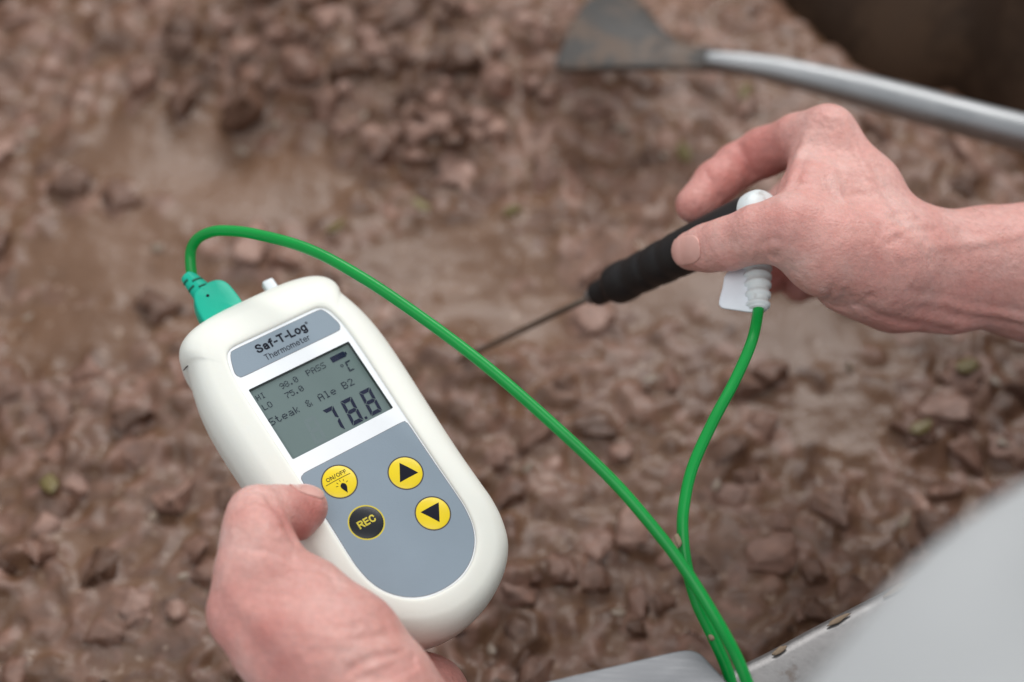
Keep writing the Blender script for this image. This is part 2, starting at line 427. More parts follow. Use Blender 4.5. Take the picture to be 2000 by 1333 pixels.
def chunk_mesh(k):
    r = np.random.default_rng(100 + k)
    bm = bmesh.new(); bmesh.ops.create_icosphere(bm, subdivisions=3, radius=1)
    P = np.array([v.co[:] for v in bm.verts])
    P = np.sign(P) * np.abs(P) ** r.uniform(.38, .62)
    P *= r.uniform(.75, 1.25, 3) * np.array([1.2, .88, .70])
    for _ in range(9):
        d = r.normal(size=3); d /= np.linalg.norm(d); s = P @ d
        P -= np.outer(np.maximum(s - r.uniform(.42, .85), 0) * .92, d)
    for _ in range(14):
        q = r.normal(size=3) * r.uniform(1.5, 5.5); ph = r.uniform(0, 6.28)
        P *= 1 + .055 * np.sin(P @ q + ph)[:, None]
    P += r.normal(size=P.shape) * 0.035
    for v, p in zip(bm.verts, P): v.co = p
    me = bpy.data.meshes.new('meat_chunk'); bm.to_mesh(me); bm.free()
    me.polygons.foreach_set('use_smooth', [True] * len(me.polygons)); me.materials.append(M['meat'])
    return me
CH = [chunk_mesh(k) for k in range(14)]
def inside(x, y, P):
    xi, yi = P[:, 0], P[:, 1]; xj, yj = np.roll(xi, 1), np.roll(yi, 1)
    c = ((yi > y) != (yj > y)) & (x < (xj - xi) * (y - yi) / (yj - yi + 1e-12) + xi)
    return bool(c.sum() % 2)
items = []; grid = {}
def ok(x, y, r):
    i, j = int(x / .02), int(y / .02)
    for a in range(i - 2, i + 3):
        for b in range(j - 2, j + 3):
            for (u, v, s) in grid.get((a, b), ()):
                if (u - x) ** 2 + (v - y) ** 2 < ((r + s) * 0.66) ** 2: return False
    return True
SIN = c2 + (STW - c2) * 0.99
for n in range(24000):
    x, y = rng.uniform(-.40, .31), rng.uniform(.18, .84)
    px, py, d = proj((x, y, 0))
    if not (-160 < px < 2160 and -160 < py < 1500) or not inside(x, y, SIN): continue
    s = float(np.clip(rng.lognormal(math.log(.0068), .40), .0030, .0145))
    if n > 6000: s = min(s, 0.0058)
    pl = pool(px, py)
    if pl > 0 and rng.random() < min(1, .45 + pl): continue
    if not ok(x, y, s): continue
    grid.setdefault((int(x / .02), int(y / .02)), []).append((x, y, s))
    heap = math.hypot((px - 680) / 430, (py - 160) / 170) < 1
    items.append((x, y, s, pl, heap, s / d * (1.5 if heap else 1) * (.75 if pl > 0 else 1)))
items.sort(key=lambda q: -q[5])
# gravy and the softer, half sunken pieces: one lumpy sheet
CELL = .0017
gx = np.arange(-.42, .335, CELL); gy = np.arange(.165, .845, CELL)
GX, GY = np.meshgrid(gx, gy, indexing='ij')
WX = GX + (vnoise(GX, GY, 110, 21) - .5) * .006 + (vnoise(GX, GY, 260, 23) - .5) * .0028
WY = GY + (vnoise(GX, GY, 110, 22) - .5) * .006 + (vnoise(GX, GY, 260, 24) - .5) * .0028
HB0 = height(GX, GY); LUMP = np.zeros_like(GX); MASK = np.zeros_like(GX); TONE = np.zeros_like(GX)
pm = onz(895, 707, 0)
HB0 += .010 * np.exp(-((GX - pm[0]) ** 2 + (GY - pm[1]) ** 2) / .022 ** 2)
for k_, (x, y, s, pl, heap, _) in enumerate(items):
    if k_ < 290 and not heap and pl <= 0 and k_ % 2: pass
    a = rng.uniform(0, 6.28); ca, sa = math.cos(a), math.sin(a); ra, rb_ = s * rng.uniform(.95, 1.5), s * rng.uniform(.7, 1.0)
    i0, i1 = np.searchsorted(gx, [x - 2 * s, x + 2 * s]); j0, j1 = np.searchsorted(gy, [y - 2 * s, y + 2 * s])
    if i1 <= i0 or j1 <= j0: continue
    sl = (slice(i0, i1), slice(j0, j1)); ux, uy = WX[sl] - x, WY[sl] - y
    u, v = (ux * ca + uy * sa) / ra, (-ux * sa + uy * ca) / rb_
    e = (np.abs(u) ** 2.6 + np.abs(v) ** 2.6) ** (1 / 2.6)
    t = np.clip((1.12 - e) / .55, 0, 1); t = t * t * (3 - 2 * t)
    hh = s * (rng.uniform(.18, .62) if pl <= 0 else rng.uniform(.12, .34)) * (2.1 if heap else 1)
    hl = t * hh * (1 + rng.normal() * .35 * u + rng.normal() * .35 * v)
    new = hl > LUMP[sl]
    LUMP[sl] = np.where(new, hl, LUMP[sl]); TONE[sl] = np.where(new & (t > .1), rng.random(), TONE[sl]); MASK[sl] = np.maximum(MASK[sl] * (1 - .6 * t), t * rng.uniform(.55, 1.0))
for _ in range(3):                                    # gravy softens the tone borders
    TONE[1:-1, 1:-1] = (TONE[1:-1, 1:-1] * 2 + TONE[:-2, 1:-1] + TONE[2:, 1:-1] + TONE[1:-1, :-2] + TONE[1:-1, 2:]) / 6
    LUMP[1:-1, 1:-1] = (LUMP[1:-1, 1:-1] * 4 + LUMP[:-2, 1:-1] + LUMP[2:, 1:-1] + LUMP[1:-1, :-2] + LUMP[1:-1, 2:]) / 8
HB = HB0 + LUMP - .003
GO = c2 + (STW - c2) * 1.012
ins_ = np.zeros(GX.shape, bool)
for (xa, ya), (xb, yb) in zip(np.roll(GO, 1, 0), GO):
    ins_ ^= ((yb > GY) != (ya > GY)) & (GX < (xa - xb) * (GY - yb) / (ya - yb + 1e-12) + xb)
idn = -np.ones(GX.shape, np.int64); idn[ins_] = np.arange(ins_.sum())
Q = np.stack([idn[:-1, :-1], idn[1:, :-1], idn[1:, 1:], idn[:-1, 1:]], -1).reshape(-1, 4); Q = Q[(Q >= 0).all(1)]
o = mesh_obj('gravy', np.c_[GX[ins_], GY[ins_], HB[ins_]] - SO, Q, M['sauce'], stew); o['kind'] = 'stuff'
for nm, A in (('tone', TONE), ('lump', MASK)):
    at_ = o.data.attributes.new(nm, 'FLOAT', 'POINT'); at_.data.foreach_set('value', A[ins_])
def surf(x, y): return float(HB0[min(len(gx) - 1, max(0, int((x - gx[0]) / CELL))), min(len(gy) - 1, max(0, int((y - gy[0]) / CELL)))])
def rotm(r):
    return np.array(Matrix.Rotation(r.uniform(0, 6.28), 3, 'Z') @ Matrix.Rotation(r.normal() * .28, 3, 'X') @ Matrix.Rotation(r.normal() * .28, 3, 'Y'))
for i, (x, y, s, pl, heap, _) in enumerate(items[:290]):
    o = bpy.data.objects.new('meat_chunk', CH[i % len(CH)]); COL.objects.link(o); o.parent = stew
    z = surf(x, y) + s * (rng.uniform(.3, .9) if heap else rng.uniform(-.36, .02))
    o.matrix_local = Matrix.Translation(Vector((x, y, z)) - Vector(SO)) @ Matrix(rotm(rng).tolist()).to_4x4() @ Matrix.Diagonal((s * .95, s * .95, s * (.9 if heap else .68), 1))
print('chunks', len(items))
# pieces of onion and leek
VEG = [(1455, 190, 0), (610, 8, 0), (95, 945, 0), (1800, 835, 0), (1335, 300, 0), (660, 440, 0), (1885, 720, 0), (1300, 300, 1), (1215, 255, 1), (710, 235, 1),
       (470, 290, 1), (300, 1010, 1), (1030, 915, 1), (1270, 745, 1), (1945, 740, 1), (50, 615, 1), (1000, 420, 0), (905, 20, 1), (360, 1130, 1), (960, 1265, 1),
       (1590, 300, 1), (1960, 855, 1), (1770, 1010, 1), (1210, 1190, 1), (1400, 950, 1), (310, 490, 1), (540, 250, 1), (1660, 720, 1), (60, 260, 1), (820, 400, 0)]
for i, (px, py, k) in enumerate(VEG):
    p = onz(px, py, 0.003); p[2] = surf(p[0], p[1]) + .0035; x, y = p[0], p[1]
    bm = bmesh.new(); bmesh.ops.create_icosphere(bm, subdivisions=2, radius=1)
    r = np.random.default_rng(500 + i)
    for v in bm.verts:
        v.co.x += 0.25 * math.sin(v.co.y * 2 + i); v.co.z = v.co.z * 0.3 + 0.25 * v.co.x ** 2; v.co *= 1 + r.normal() * .10
    o = bm_obj('vegetable_piece', bm, M['onion'] if k else M['herb'], stew, True)
    s = r.uniform(.0035, .0055) * (1.15 if not k else 0.7)
    o.matrix_local = Matrix.Translation(Vector((x, y, p[2] + .0005)) - Vector(SO)) @ Matrix(rotm(r).tolist()).to_4x4() @ Matrix.Diagonal((s, s * .7, s * .8, 1))

# ------------------------------------------------------------------ paddle
pb = at(1200, 70, .80)
paddle = empty('stirring_paddle', pb); PO = pb.copy()
tag(paddle, 'steel stirring paddle with a flared dull blade lying across the stew', 'paddle')
bl = [(1092, 130, .790), (1098, 85, .800), (1120, 35, .812), (1155, -8, .822), (1215, -22, .826), (1258, 10, .818), (1290, 55, .808), (1330, 84, .800), (1400, 97, .795), (1500, 120, .786), (1500, 139, .782),
      (1400, 134, .787), (1320, 132, .788), (1290, 130, .788), (1200, 130, .789)]
L3 = catmull([at(*q) for q in bl], 72, True)
# flatten to its best plane, keep a small dish
c = L3.mean(0); u_, s_, vt = np.linalg.svd(L3 - c); nrm = vt[2] * (1 if vt[2][2] > 0 else -1)
L3 = L3 - np.outer((L3 - c) @ nrm, nrm)
bm_b = plate('blade', L3, 0.004, M['blade'], paddle, PO, 0.001)
hp = catmull([at(*q) for q in [(1380, 116, .786), (1420, 121, .784), (1500, 134, .780), (1600, 157, .772), (1720, 187, .758), (1860, 224, .738), (2010, 263, .715),
                               (2200, 312, .68), (2420, 372, .645)]], 90)
hr = np.interp(np.linspace(0, 1, 90), [0, .12, .3, .5, .75, 1], [.0036, .0050, .0070, .0084, .0088, .0088])
hv, hf = tube(hp, hr, 20)
fix_normals(mesh_obj('handle_tube', hv - PO, hf, M['tube'], paddle))

# ------------------------------------------------------------------ thermometer
RC = np.array([[0.8106608, -0.55261842, 0.19349922], [-0.41483482, -0.77530101, -0.47625668], [0.41320835, 0.30581241, -0.8577515]])
TC = np.array([-0.06870921, 0.0208852, 0.56382264])
C2W = np.c_[RGT, -UP, FWD]
RW = C2W @ RC; TW = CAM + C2W @ TC
th = empty('thermometer')
th.matrix_world = Matrix.Translation(Vector(TW)) @ Matrix(RW.tolist()).to_4x4()
tag(th, 'cream handheld digital thermometer with grey keypad and display, held in the left hand', 'thermometer')
def dev(x, y, z): return TW + RW @ (np.array([x, y, z]) / 1000.0)
mm = 0.001
pairs = [((0, 53), (0, 33.3)), ((10, 52.9), (7, 33.3)), ((18, 52.3), (13, 33.3)), ((25, 50.8), (17.6, 33.1)), ((30, 48.2), (20.0, 31.9)), ((32.7, 44.5), (21.3, 29.9)),
         ((33.1, 41), (21.9, 28.0)), ((32.5, 38.6), (22.2, 26.8)), ((33.2, 36), (22.5, 25.4)), ((34.4, 32), (22.8, 23.6)), ((35.8, 26), (23.0, 20.5)), ((36.9, 18), (23.2, 15.5)),
         ((37.3, 8), (23.2, 7)), ((37.1, -5), (23.1, -5)), ((36.5, -22), (22.9, -22)), ((36.1, -40), (22.8, -40)), ((36.3, -54), (22.8, -54)), ((36.4, -62), (22.6, -61.5)),
         ((35.2, -70.5), (21.2, -68.5)), ((32, -78.8), (18.4, -74.2)), ((25.5, -86), (13.6, -79.1)), ((16.5, -91.6), (8, -82.1)), ((8, -94.6), (3.8, -83.0)), ((0, -95.6), (0, -83.2))]
outer = [p[0] for p in pairs] + [(-p[0][0], p[0][1]) for p in pairs[-2:0:-1]]
inner = [p[1] for p in pairs] + [(-p[1][0], p[1][1]) for p in pairs[-2:0:-1]]
NO = 230
OUT = catmull(outer, NO, True); INN = catmull(inner, NO, True)
ctl = [(.50, -33.5), (.34, -32.8), (.22, -30.5), (.12, -26), (.04, -19), (.0, -13), (.03, -9.0), (.11, -5.4), (.23, -2.8), (.40, -.9), (.58, .05), (.75, .65), (.88, .95), (.95, .85), (.985, .45), (1.0, -.25)]
prof = catmull(ctl, 64)
rings = [np.c_[OUT * (1 - t) + INN * t, np.full(NO, z)] for t, z in prof]
V = np.concatenate(rings); nb = len(V)
V = np.concatenate([V, [[0, -20, -33.8]]])
fs = rings_faces(len(prof), NO) + [(nb, (j + 1) % NO, j) for j in range(NO)]
fix_normals(mesh_obj('shell', V * mm, fs, M['shell'], th))

def poly_fill(loops, z, cuts=0, zf=None):
    """flat face with optional holes"""
    bm = bmesh.new(); es = []
    for L in loops:
        vs = [bm.verts.new((x * mm, y * mm, z * mm)) for x, y in L]
        es += [bm.edges.new((vs[i], vs[(i + 1) % len(vs)])) for i in range(len(vs))]
    bmesh.ops.triangle_fill(bm, use_beauty=True, use_dissolve=False, edges=es)
    if cuts:
        bmesh.ops.subdivide_edges(bm, edges=bm.edges[:], cuts=cuts, use_grid_fill=True)
    for f in bm.faces:
        if f.normal.z < 0: f.normal_flip()
    if zf:
        for v in bm.verts: v.co.z = zf(v.co.x / mm, v.co.y / mm) * mm
    return bm
SW, SH = 21.0, 15.6
def rrect(x0, x1, y0, y1, r, n=6):
    o = []
    for cx, cy, a0 in ((x1 - r, y1 - r, 0), (x0 + r, y1 - r, 90), (x0 + r, y0 + r, 180), (x1 - r, y0 + r, 270)):
        o += [(cx + r * math.cos(math.radians(a0 + 90 * k / n)), cy + r * math.sin(math.radians(a0 + 90 * k / n))) for k in range(n + 1)]
    return o
win = rrect(-SW, SW, -SH, SH, .5, 4)
bm_obj('front_panel', poly_fill([[(p[0] * 1.003, p[1] * 1.0 + 0) for p in INN], win], 0.0), M['panel'], th)
# window recess, display and pane
ZL = -2.4
disp = empty('display'); disp.parent = th
wl = np.array(win); nw = len(win)
rv = np.concatenate([np.c_[wl, np.full(nw, 0.0)], np.c_[wl, np.full(nw, ZL)]]) * mm
fix_normals(mesh_obj('recess_wall', rv, rings_faces(2, nw), M['bezel'], disp, smooth=False))
bm_obj('backplate', poly_fill([rrect(-SW - .3, SW + .3, -SH - .3, SH + .3, .5, 4)], ZL), M['lcd'], disp)
bm_obj('window_pane', poly_fill([rrect(-SW + .02, SW - .02, -SH + .02, SH - .02, .45, 4)], -.12), M['pane'], disp)

GL = {'H': '10001 10001 10001 11111 10001 10001 10001', 'I': '01110 00100 00100 00100 00100 00100 01110', 'L': '10000 10000 10000 10000 10000 10000 11111',
      'O': '01110 10001 10001 10001 10001 10001 01110', '9': '01110 10001 10001 01111 00001 00010 01100', '8': '01110 10001 10001 01110 10001 10001 01110',
      '.': '00000 00000 00000 00000 00000 01100 01100', '0': '01110 10001 10011 10101 11001 10001 01110', '7': '11111 00001 00010 00100 01000 01000 01000',
      '5': '11111 10000 11110 00001 00001 10001 01110', 'P': '11110 10001 10001 11110 10000 10000 10000', 'A': '01110 10001 10001 11111 10001 10001 10001',
      'S': '01111 10000 10000 01110 00001 00001 11110', '&': '01100 10010 10100 01000 10101 10010 01101', 'l': '01100 00100 00100 00100 00100 00100 01110',
      'e': '00000 00000 01110 10001 11111 10000 01110', 't': '01000 01000 11100 01000 01000 01001 00110', 'a': '00000 00000 01110 00001 01111 10001 01111',
      'k': '10000 10000 10010 10100 11000 10100 10010', 'B': '11110 10001 10001 11110 10001 10001 11110', '2': '01110 10001 00001 00010 00100 01000 11111', ' ': '0'}
def dot_text(txt, x0, y0, wc, hc, pitch, name, mat, z):
    """5 x 7 dot characters, slanted like the display; x0,y0 lower left of first"""
    V, Fc = [], []
    px, py = wc / 5, hc / 7
    for i, ch in enumerate(txt):
        rows = GL[ch].split()
        if len(rows) < 7: continue
        for r, row in enumerate(rows):
            for c, bit in enumerate(row):
                if bit == '1':
                    x = x0 + i * pitch + c * px; y = y0 + (6 - r) * py; k = len(V)
                    e = .01
                    V += [(x + e, y + e, z), (x + px - e, y + e, z), (x + px - e, y + py - e, z), (x + e, y + py - e, z)]
                    Fc.append((k, k + 1, k + 2, k + 3))
    return mesh_obj(name, np.array(V) * mm, Fc, mat, disp, smooth=False)
ZI = ZL + .22
dot_text('HI', -19.6, 11.0, 1.45, 2.3, 1.9, 'display_lettering', M['lcddot'], ZI)
dot_text('LO', -19.4, 6.6, 1.55, 2.4, 2.0, 'display_lettering', M['lcddot'], ZI)
dot_text('98.0', -9.8, 10.9, 1.6, 2.4, 1.85, 'display_lettering', M['lcddot'], ZI)
dot_text('75.0', -9.9, 6.8, 1.6, 2.4, 1.85, 'display_lettering', M['lcddot'], ZI)
dot_text('PASS', 1.3, 11.0, 1.7, 2.5, 2.05, 'display_lettering', M['lcddot'], ZI)
dot_text('Steak & Ale B2', -20.3, 0.1, 2.0, 2.9, 2.53, 'display_lettering', M['lcddot'], ZI)
SEG = {'a': [(.05, 1), (.95, 1), (.73, .855), (.27, .855)], 'd': [(.05, 0), (.27, .145), (.73, .145), (.95, 0)], 'g': [(.10, .5), (.27, .572), (.73, .572), (.90, .5), (.73, .428), (.27, .428)],
       'f': [(.0, .985), (.255, .835), (.255, .60), (.06, .512), (0, .53)], 'b': [(1, .985), (1, .53), (.94, .512), (.745, .60), (.745, .835)],
       'e': [(.0, .015), (0, .47), (.06, .488), (.255, .40), (.255, .165)], 'c': [(1, .015), (.745, .165), (.745, .40), (.94, .488), (1, .47)]}
def seven(ch, x0, y0, wd, ht, sk, name, mat, z):
    on = {'7': 'abc', '8': 'abcdefg', 'C': 'adef'}[ch]; V, Fc = [], []
    for s in on:
        k = len(V); P = SEG[s]; V += [(x0 + u * wd + v * sk, y0 + v * ht, z) for u, v in P]; Fc.append(tuple(range(k, k + len(P))))
    return mesh_obj(name, np.array(V) * mm, Fc, mat, disp, smooth=False)
seven('7', -2.6, -13.9, 4.6, 10.5, 1.0, 'display_digit', M['lcdink'], ZI)
seven('8', 5.1, -13.9, 4.7, 10.5, 1.0, 'display_digit', M['lcdink'], ZI)
seven('8', 13.0, -13.9, 4.7, 10.5, 1.0, 'display_digit', M['lcdink'], ZI)
seven('8', -10.3, -13.9, 4.6, 10.5, 1.0, 'faint_digit', M['lcdghost'], ZL + .06)
bm_obj('decimal_point', poly_fill([rrect(10.5, 11.5, -13.9, -12.9, .2, 3)], ZI), M['lcdink'], disp)
seven('C', 15.5, 5.4, 2.4, 4.3, .5, 'unit_sign', M['lcddot'], ZI)
def ring2d(cx, cy, r0, r1, z, n=48):
    V = []
    for k in range(n):
        a = 2 * math.pi * k / n; V += [(cx + r0 * math.cos(a), cy + r0 * math.sin(a), z), (cx + r1 * math.cos(a), cy + r1 * math.sin(a), z)]
    Fc = [(2 * k, 2 * k + 1, (2 * k + 3) % (2 * n), (2 * k + 2) % (2 * n)) for k in range(n)]
    return np.array(V) * mm, Fc
v, f = ring2d(14.3, 8.9, .35, .62, ZI, 20); mesh_obj('degree_sign', v, f, M['lcddot'], disp, smooth=False)
bm_obj('battery_icon', poly_fill([rrect(12.0, 17.9, 11.5, 13.9, .3, 3)], ZI), M['lcdink'], disp)
bm_obj('battery_terminal', poly_fill([rrect(17.95, 18.6, 12.1, 13.3, .1, 2)], ZI), M['lcdink'], disp)

# name plate
npl = catmull([(-19.2, 31.2), (-17.6, 32), (-8, 32.05), (8, 32.05), (17.6, 32), (19.3, 31.2), (20.3, 29.2), (21.1, 26.4), (21.6, 23.6), (21.0, 21.9), (19.2, 21.2),
               (8, 21.15), (-8, 21.15), (-19.4, 21.2), (-21.2, 21.9), (-21.8, 23.6), (-21.2, 26.4), (-20.2, 29.4)], 110, True)
pl = bm_obj('name_plate', poly_fill([[tuple(p) for p in npl]], .10), M['grey'], th)
def edge_band(loop, wd, z, name, mat, parent):
    L = np.asarray(loop); T = np.roll(L, -1, 0) - np.roll(L, 1, 0); nn = np.c_[T[:, 1], -T[:, 0]]; nn /= np.linalg.norm(nn, axis=1)[:, None]
    if (nn * (L - L.mean(0))).sum() < 0: nn = -nn
    V = np.concatenate([np.c_[L, np.full(len(L), z)], np.c_[L + nn * wd, np.full(len(L), z)], np.c_[L + nn * wd, np.full(len(L), -.05)]]) * mm
    return fix_normals(mesh_obj(name, V, rings_faces(3, len(L)), mat, parent, smooth=False))
M['edge'] = plastic('laminate_edge', (0.13, 0.12, 0.115), 0.5)
edge_band(npl, .14, .095, 'plate_edge', M['edge'], pl)

# letter strokes: centre lines in cap heights, True = smooth curve
def ell(cx, cy, rx, ry): return [(cx + rx * math.cos(a), cy + ry * math.sin(a)) for a in np.linspace(math.pi / 2, 2.5 * math.pi, 33)]
LET = {'S': (.64, [(1, [(.61, .80), (.50, .95), (.32, 1), (.12, .93), (.06, .75), (.18, .58), (.44, .46), (.62, .32), (.60, .12), (.44, .01), (.28, 0), (.09, .07), (.01, .22)])]),
       'a': (.52, [(1, [(.05, .54), (.13, .66), (.28, .70), (.44, .63), (.49, .48), (.49, .22), (.50, 0)]), (1, [(.49, .42), (.26, .38), (.07, .29), (.04, .13), (.17, .0), (.35, .04), (.49, .20)])]),
       'f': (.33, [(1, [(.36, 1), (.23, .98), (.15, .86), (.14, .6), (.14, 0)]), (0, [(0, .70), (.34, .70)])]),
       '-': (.30, [(0, [(0, .38), (.30, .38)])]), 'T': (.62, [(0, [(0, 1), (.62, 1)]), (0, [(.31, 1), (.31, 0)])]), 'L': (.48, [(0, [(0, 1), (0, 0), (.48, 0)])]),
       'o': (.54, [(2, ell(.27, .35, .27, .35))]),
       'g': (.52, [(2, ell(.26, .36, .26, .34)), (1, [(.52, .70), (.52, .3), (.52, -.08), (.43, -.25), (.25, -.29), (.06, -.2)])]),
       'h': (.47, [(0, [(0, 1), (0, 0)]), (1, [(0, .47), (.1, .64), (.26, .70), (.42, .62), (.46, .45), (.46, 0)])]),
       'e': (.54, [(1, [(.02, .37), (.28, .37), (.535, .37), (.50, .57), (.28, .70), (.07, .58), (0, .35), (.07, .10), (.29, 0), (.51, .13)])]),
       'r': (.30, [(0, [(0, .70), (0, 0)]), (1, [(0, .43), (.09, .62), (.30, .69)])]),
       'm': (.80, [(0, [(0, .70), (0, 0)]), (1, [(0, .47), (.09, .64), (.22, .70), (.35, .62), (.39, .45), (.39, 0)]), (1, [(.39, .47), (.48, .64), (.62, .70), (.75, .62), (.79, .45), (.79, 0)])]),
       't': (.34, [(1, [(.15, .92), (.15, .5), (.15, .12), (.22, 0), (.35, .01)]), (0, [(0, .70), (.34, .70)])]),
       'R': (.60, [(0, [(0, 0), (0, 1)]), (1, [(0, 1), (.34, 1), (.54, .91), (.54, .61), (.34, .51), (0, .51)]), (0, [(.32, .51), (.60, 0)])]),
       'E': (.50, [(0, [(.50, 1), (0, 1), (0, 0), (.50, 0)]), (0, [(0, .52), (.46, .52)])]),
       'C': (.62, [(1, [(.61, .76), (.52, .94), (.33, 1), (.10, .87), (0, .5), (.10, .13), (.33, 0), (.52, .06), (.61, .24)])]),
       'O': (.66, [(2, ell(.33, .5, .33, .5))]), 'N': (.54, [(0, [(0, 0), (0, 1), (.54, 0), (.54, 1)])]), 'F': (.48, [(0, [(.48, 1), (0, 1), (0, 0)]), (0, [(0, .52), (.43, .52)])]),
       '/': (.30, [(0, [(0, -.05), (.30, 1.05)])])}
def text_mesh(txt, x, y, target_w, cap_h, name, mat, parent, zf, stroke, gap=.26):
    """lettering as flat ribbons on the surface zf"""
    tot = sum(LET[c][0] + gap for c in txt) - gap
    h = cap_h - stroke; sx = (target_w - stroke) / tot; X0 = x + stroke / 2; Y0 = y + stroke / 2; V, Fc = [], []; cur = 0.0; layer = 0
    for ch in txt:
        wd, strokes = LET[ch]
        for kind_, P in strokes:
            P = np.array(P, float)
            if kind_ == 1: P = catmull(P, 5 * len(P))
            elif kind_ == 0:
                Q = [P[:1]]
                for a, b in zip(P[:-1], P[1:]): Q.append(a + (b - a) * np.linspace(0, 1, 7)[1:, None])
                P = np.concatenate(Q)
            P = np.c_[X0 + (cur + P[:, 0]) * sx, Y0 + P[:, 1] * h]
            closed = kind_ == 2
            D = np.diff(P, axis=0); D /= np.linalg.norm(D, axis=1)[:, None] + 1e-9
            if closed: n0 = np.r_[D[-1:], D]; n1 = np.r_[D, D[:1]]
            else: n0 = np.r_[D[:1], D]; n1 = np.r_[D, D[-1:]]
            if not closed: P[0] -= D[0] * stroke / 2; P[-1] += D[-1] * stroke / 2
            t_ = n0 + n1; t_ /= np.linalg.norm(t_, axis=1)[:, None]
            nn = np.c_[-t_[:, 1], t_[:, 0]]; c_ = np.maximum((t_ * n1).sum(1), .35)
            off = nn * (stroke / 2 / c_)[:, None]; k0 = len(V); layer += 1
            for q, o_ in zip(P, off):
                for e in (q + o_, q - o_): V.append((e[0], e[1], zf(e[0], e[1]) + (layer % 3) * .008))
            Fc += [(k0 + 2 * i, k0 + 2 * i + 1, k0 + 2 * i + 3, k0 + 2 * i + 2) for i in range(len(P) - 1)]
        cur += wd + gap
    return mesh_obj(name, np.array(V) * mm, Fc, mat, parent, smooth=False)
zt = lambda X, Y: .16
text_mesh('Saf-T-Log', -10.7, 26.6, 21.0, 3.6, 'lettering', M['ink'], pl, zt, .70, .30)
text_mesh('Thermometer', -9.4, 22.7, 18.6, 2.5, 'lettering', M['ink'], pl, zt, .27, .26)
v, f = ring2d(11.15, 29.5, .42, .55, .16, 24); mesh_obj('registered_mark', v, f, M['ink'], pl, smooth=False)
text_mesh('R', 10.9, 29.2, .5, .6, 'registered_mark', M['ink'], pl, zt, .12)

# keypad
kp = catmull([(-20.9, -22.5), (-19, -22.1), (-8, -22.1), (8, -22.1), (20.3, -22.1), (21.8, -22.8), (22.2, -25), (22.2, -35), (22.25, -46), (22.35, -56), (22.1, -62),
              (20.8, -68.4), (18.0, -73.9), (13.3, -78.6), (7.2, -81.6), (0, -82.6), (-7.2, -81.6), (-13.3, -78.6), (-18.0, -73.9), (-20.8, -68.4), (-22.1, -62),
              (-22.35, -56), (-22.25, -46), (-22.2, -35), (-22.2, -25), (-21.8, -23.0)], 150, True)
key = bm_obj('keypad', poly_fill([[tuple(p) for p in kp]], .10), M['grey'], th)
edge_band(kp, .16, .095, 'keypad_edge', M['edge'], key)
RB = 6.05; HB = .62
def dome(cx, cy, rb=RB, hb=HB):
    def z(X, Y):
        r2 = min(1.0, ((X - cx) ** 2 + (Y - cy) ** 2) / rb ** 2); return .12 + hb * (1 - r2) ** .75
    return z
def button(cx, cy, face, outline, name='button'):
    z = dome(cx, cy); V = [(cx, cy, z(cx, cy))]; nr, ns = 14, 56
    for i in range(1, nr + 1):
        r = RB * math.sin(math.pi / 2 * i / nr)
        for j in range(ns):
            a = 2 * math.pi * j / ns; X, Y = cx + r * math.cos(a), cy + r * math.sin(a); V.append((X, Y, z(X, Y)))
    Fc = [(0, 1 + j, 1 + (j + 1) % ns) for j in range(ns)]
    for i in range(nr - 1):
        for j in range(ns):
            k = (j + 1) % ns; a, b = 1 + i * ns, 1 + (i + 1) * ns
            Fc.append((a + j, b + j, b + k, a + k))
    o = mesh_obj(name, np.array(V) * mm, Fc, face, th)
    v, f = ring2d(cx, cy, RB - .03, 6.52, .125, 64)
    fix_normals(mesh_obj('outline_ring', v, f, outline, o, smooth=False))
    return o
b1 = button(-11.1, -30.9, M['yellow'], M['line']); b2 = button(11.1, -39.6, M['yellow'], M['line'])
b3 = button(-10.95, -48.7, M['black_key'], M['ylw_ink']); b4 = button(11.25, -57.4, M['yellow'], M['line'])
b1['label'] = 'yellow power button marked ON/OFF with a lamp symbol'; b2['label'] = 'yellow button with arrow pointing to the display'
b3['label'] = 'black button with yellow ring marked REC'; b4['label'] = 'yellow button with arrow pointing to the lower end'
def on(zfun, e=.05): return lambda X, Y: zfun(X, Y) + e
d1, d2, d3, d4 = dome(-11.1, -30.9), dome(11.1, -39.6), dome(-10.95, -48.7), dome(11.25, -57.4)
bm_obj('arrow_symbol', poly_fill([[(11.1, -35.3), (15.0, -41.8), (7.25, -41.8)]], 0, 7, on(d2)), M['ink'], b2)
bm_obj('arrow_symbol', poly_fill([[(11.35, -61.5), (7.5, -55.0), (15.2, -55.0)]], 0, 7, on(d4)), M['ink'], b4)
text_mesh('REC', -14.3, -50.0, 6.8, 2.85, 'lettering', M['ylw_ink'], b3, on(d3, .04), .55, .28)
text_mesh('ON/OFF', -15.1, -29.35, 8.1, 1.55, 'lettering', M['ink'], b1, on(d1, .04), .24, .24)
bm_obj('divider_line', poly_fill([[(-16.2, -30.22), (-6.2, -30.22), (-6.2, -30.0), (-16.2, -30.0)]], 0, 9, on(d1, .05)), M['ink'], b1)
tq = np.linspace(0, 1, 14); wq = 1.2 * np.sin(np.pi * tq ** .68) * (1 - .25 * tq)
bl_ = [(-10.9 + .05 * t + w_, -32.0 - 3.9 * t) for t, w_ in zip(tq[:-1], wq[:-1])] + [(-10.7, -35.9), (-10.95, -35.9)] + [(-10.9 + .05 * t - w_, -32.0 - 3.9 * t) for t, w_ in zip(tq[-2:0:-1], wq[-2:0:-1])]
bm_obj('lamp_symbol', poly_fill([bl_], 0, 2, on(d1, .06)), M['ink'], b1)
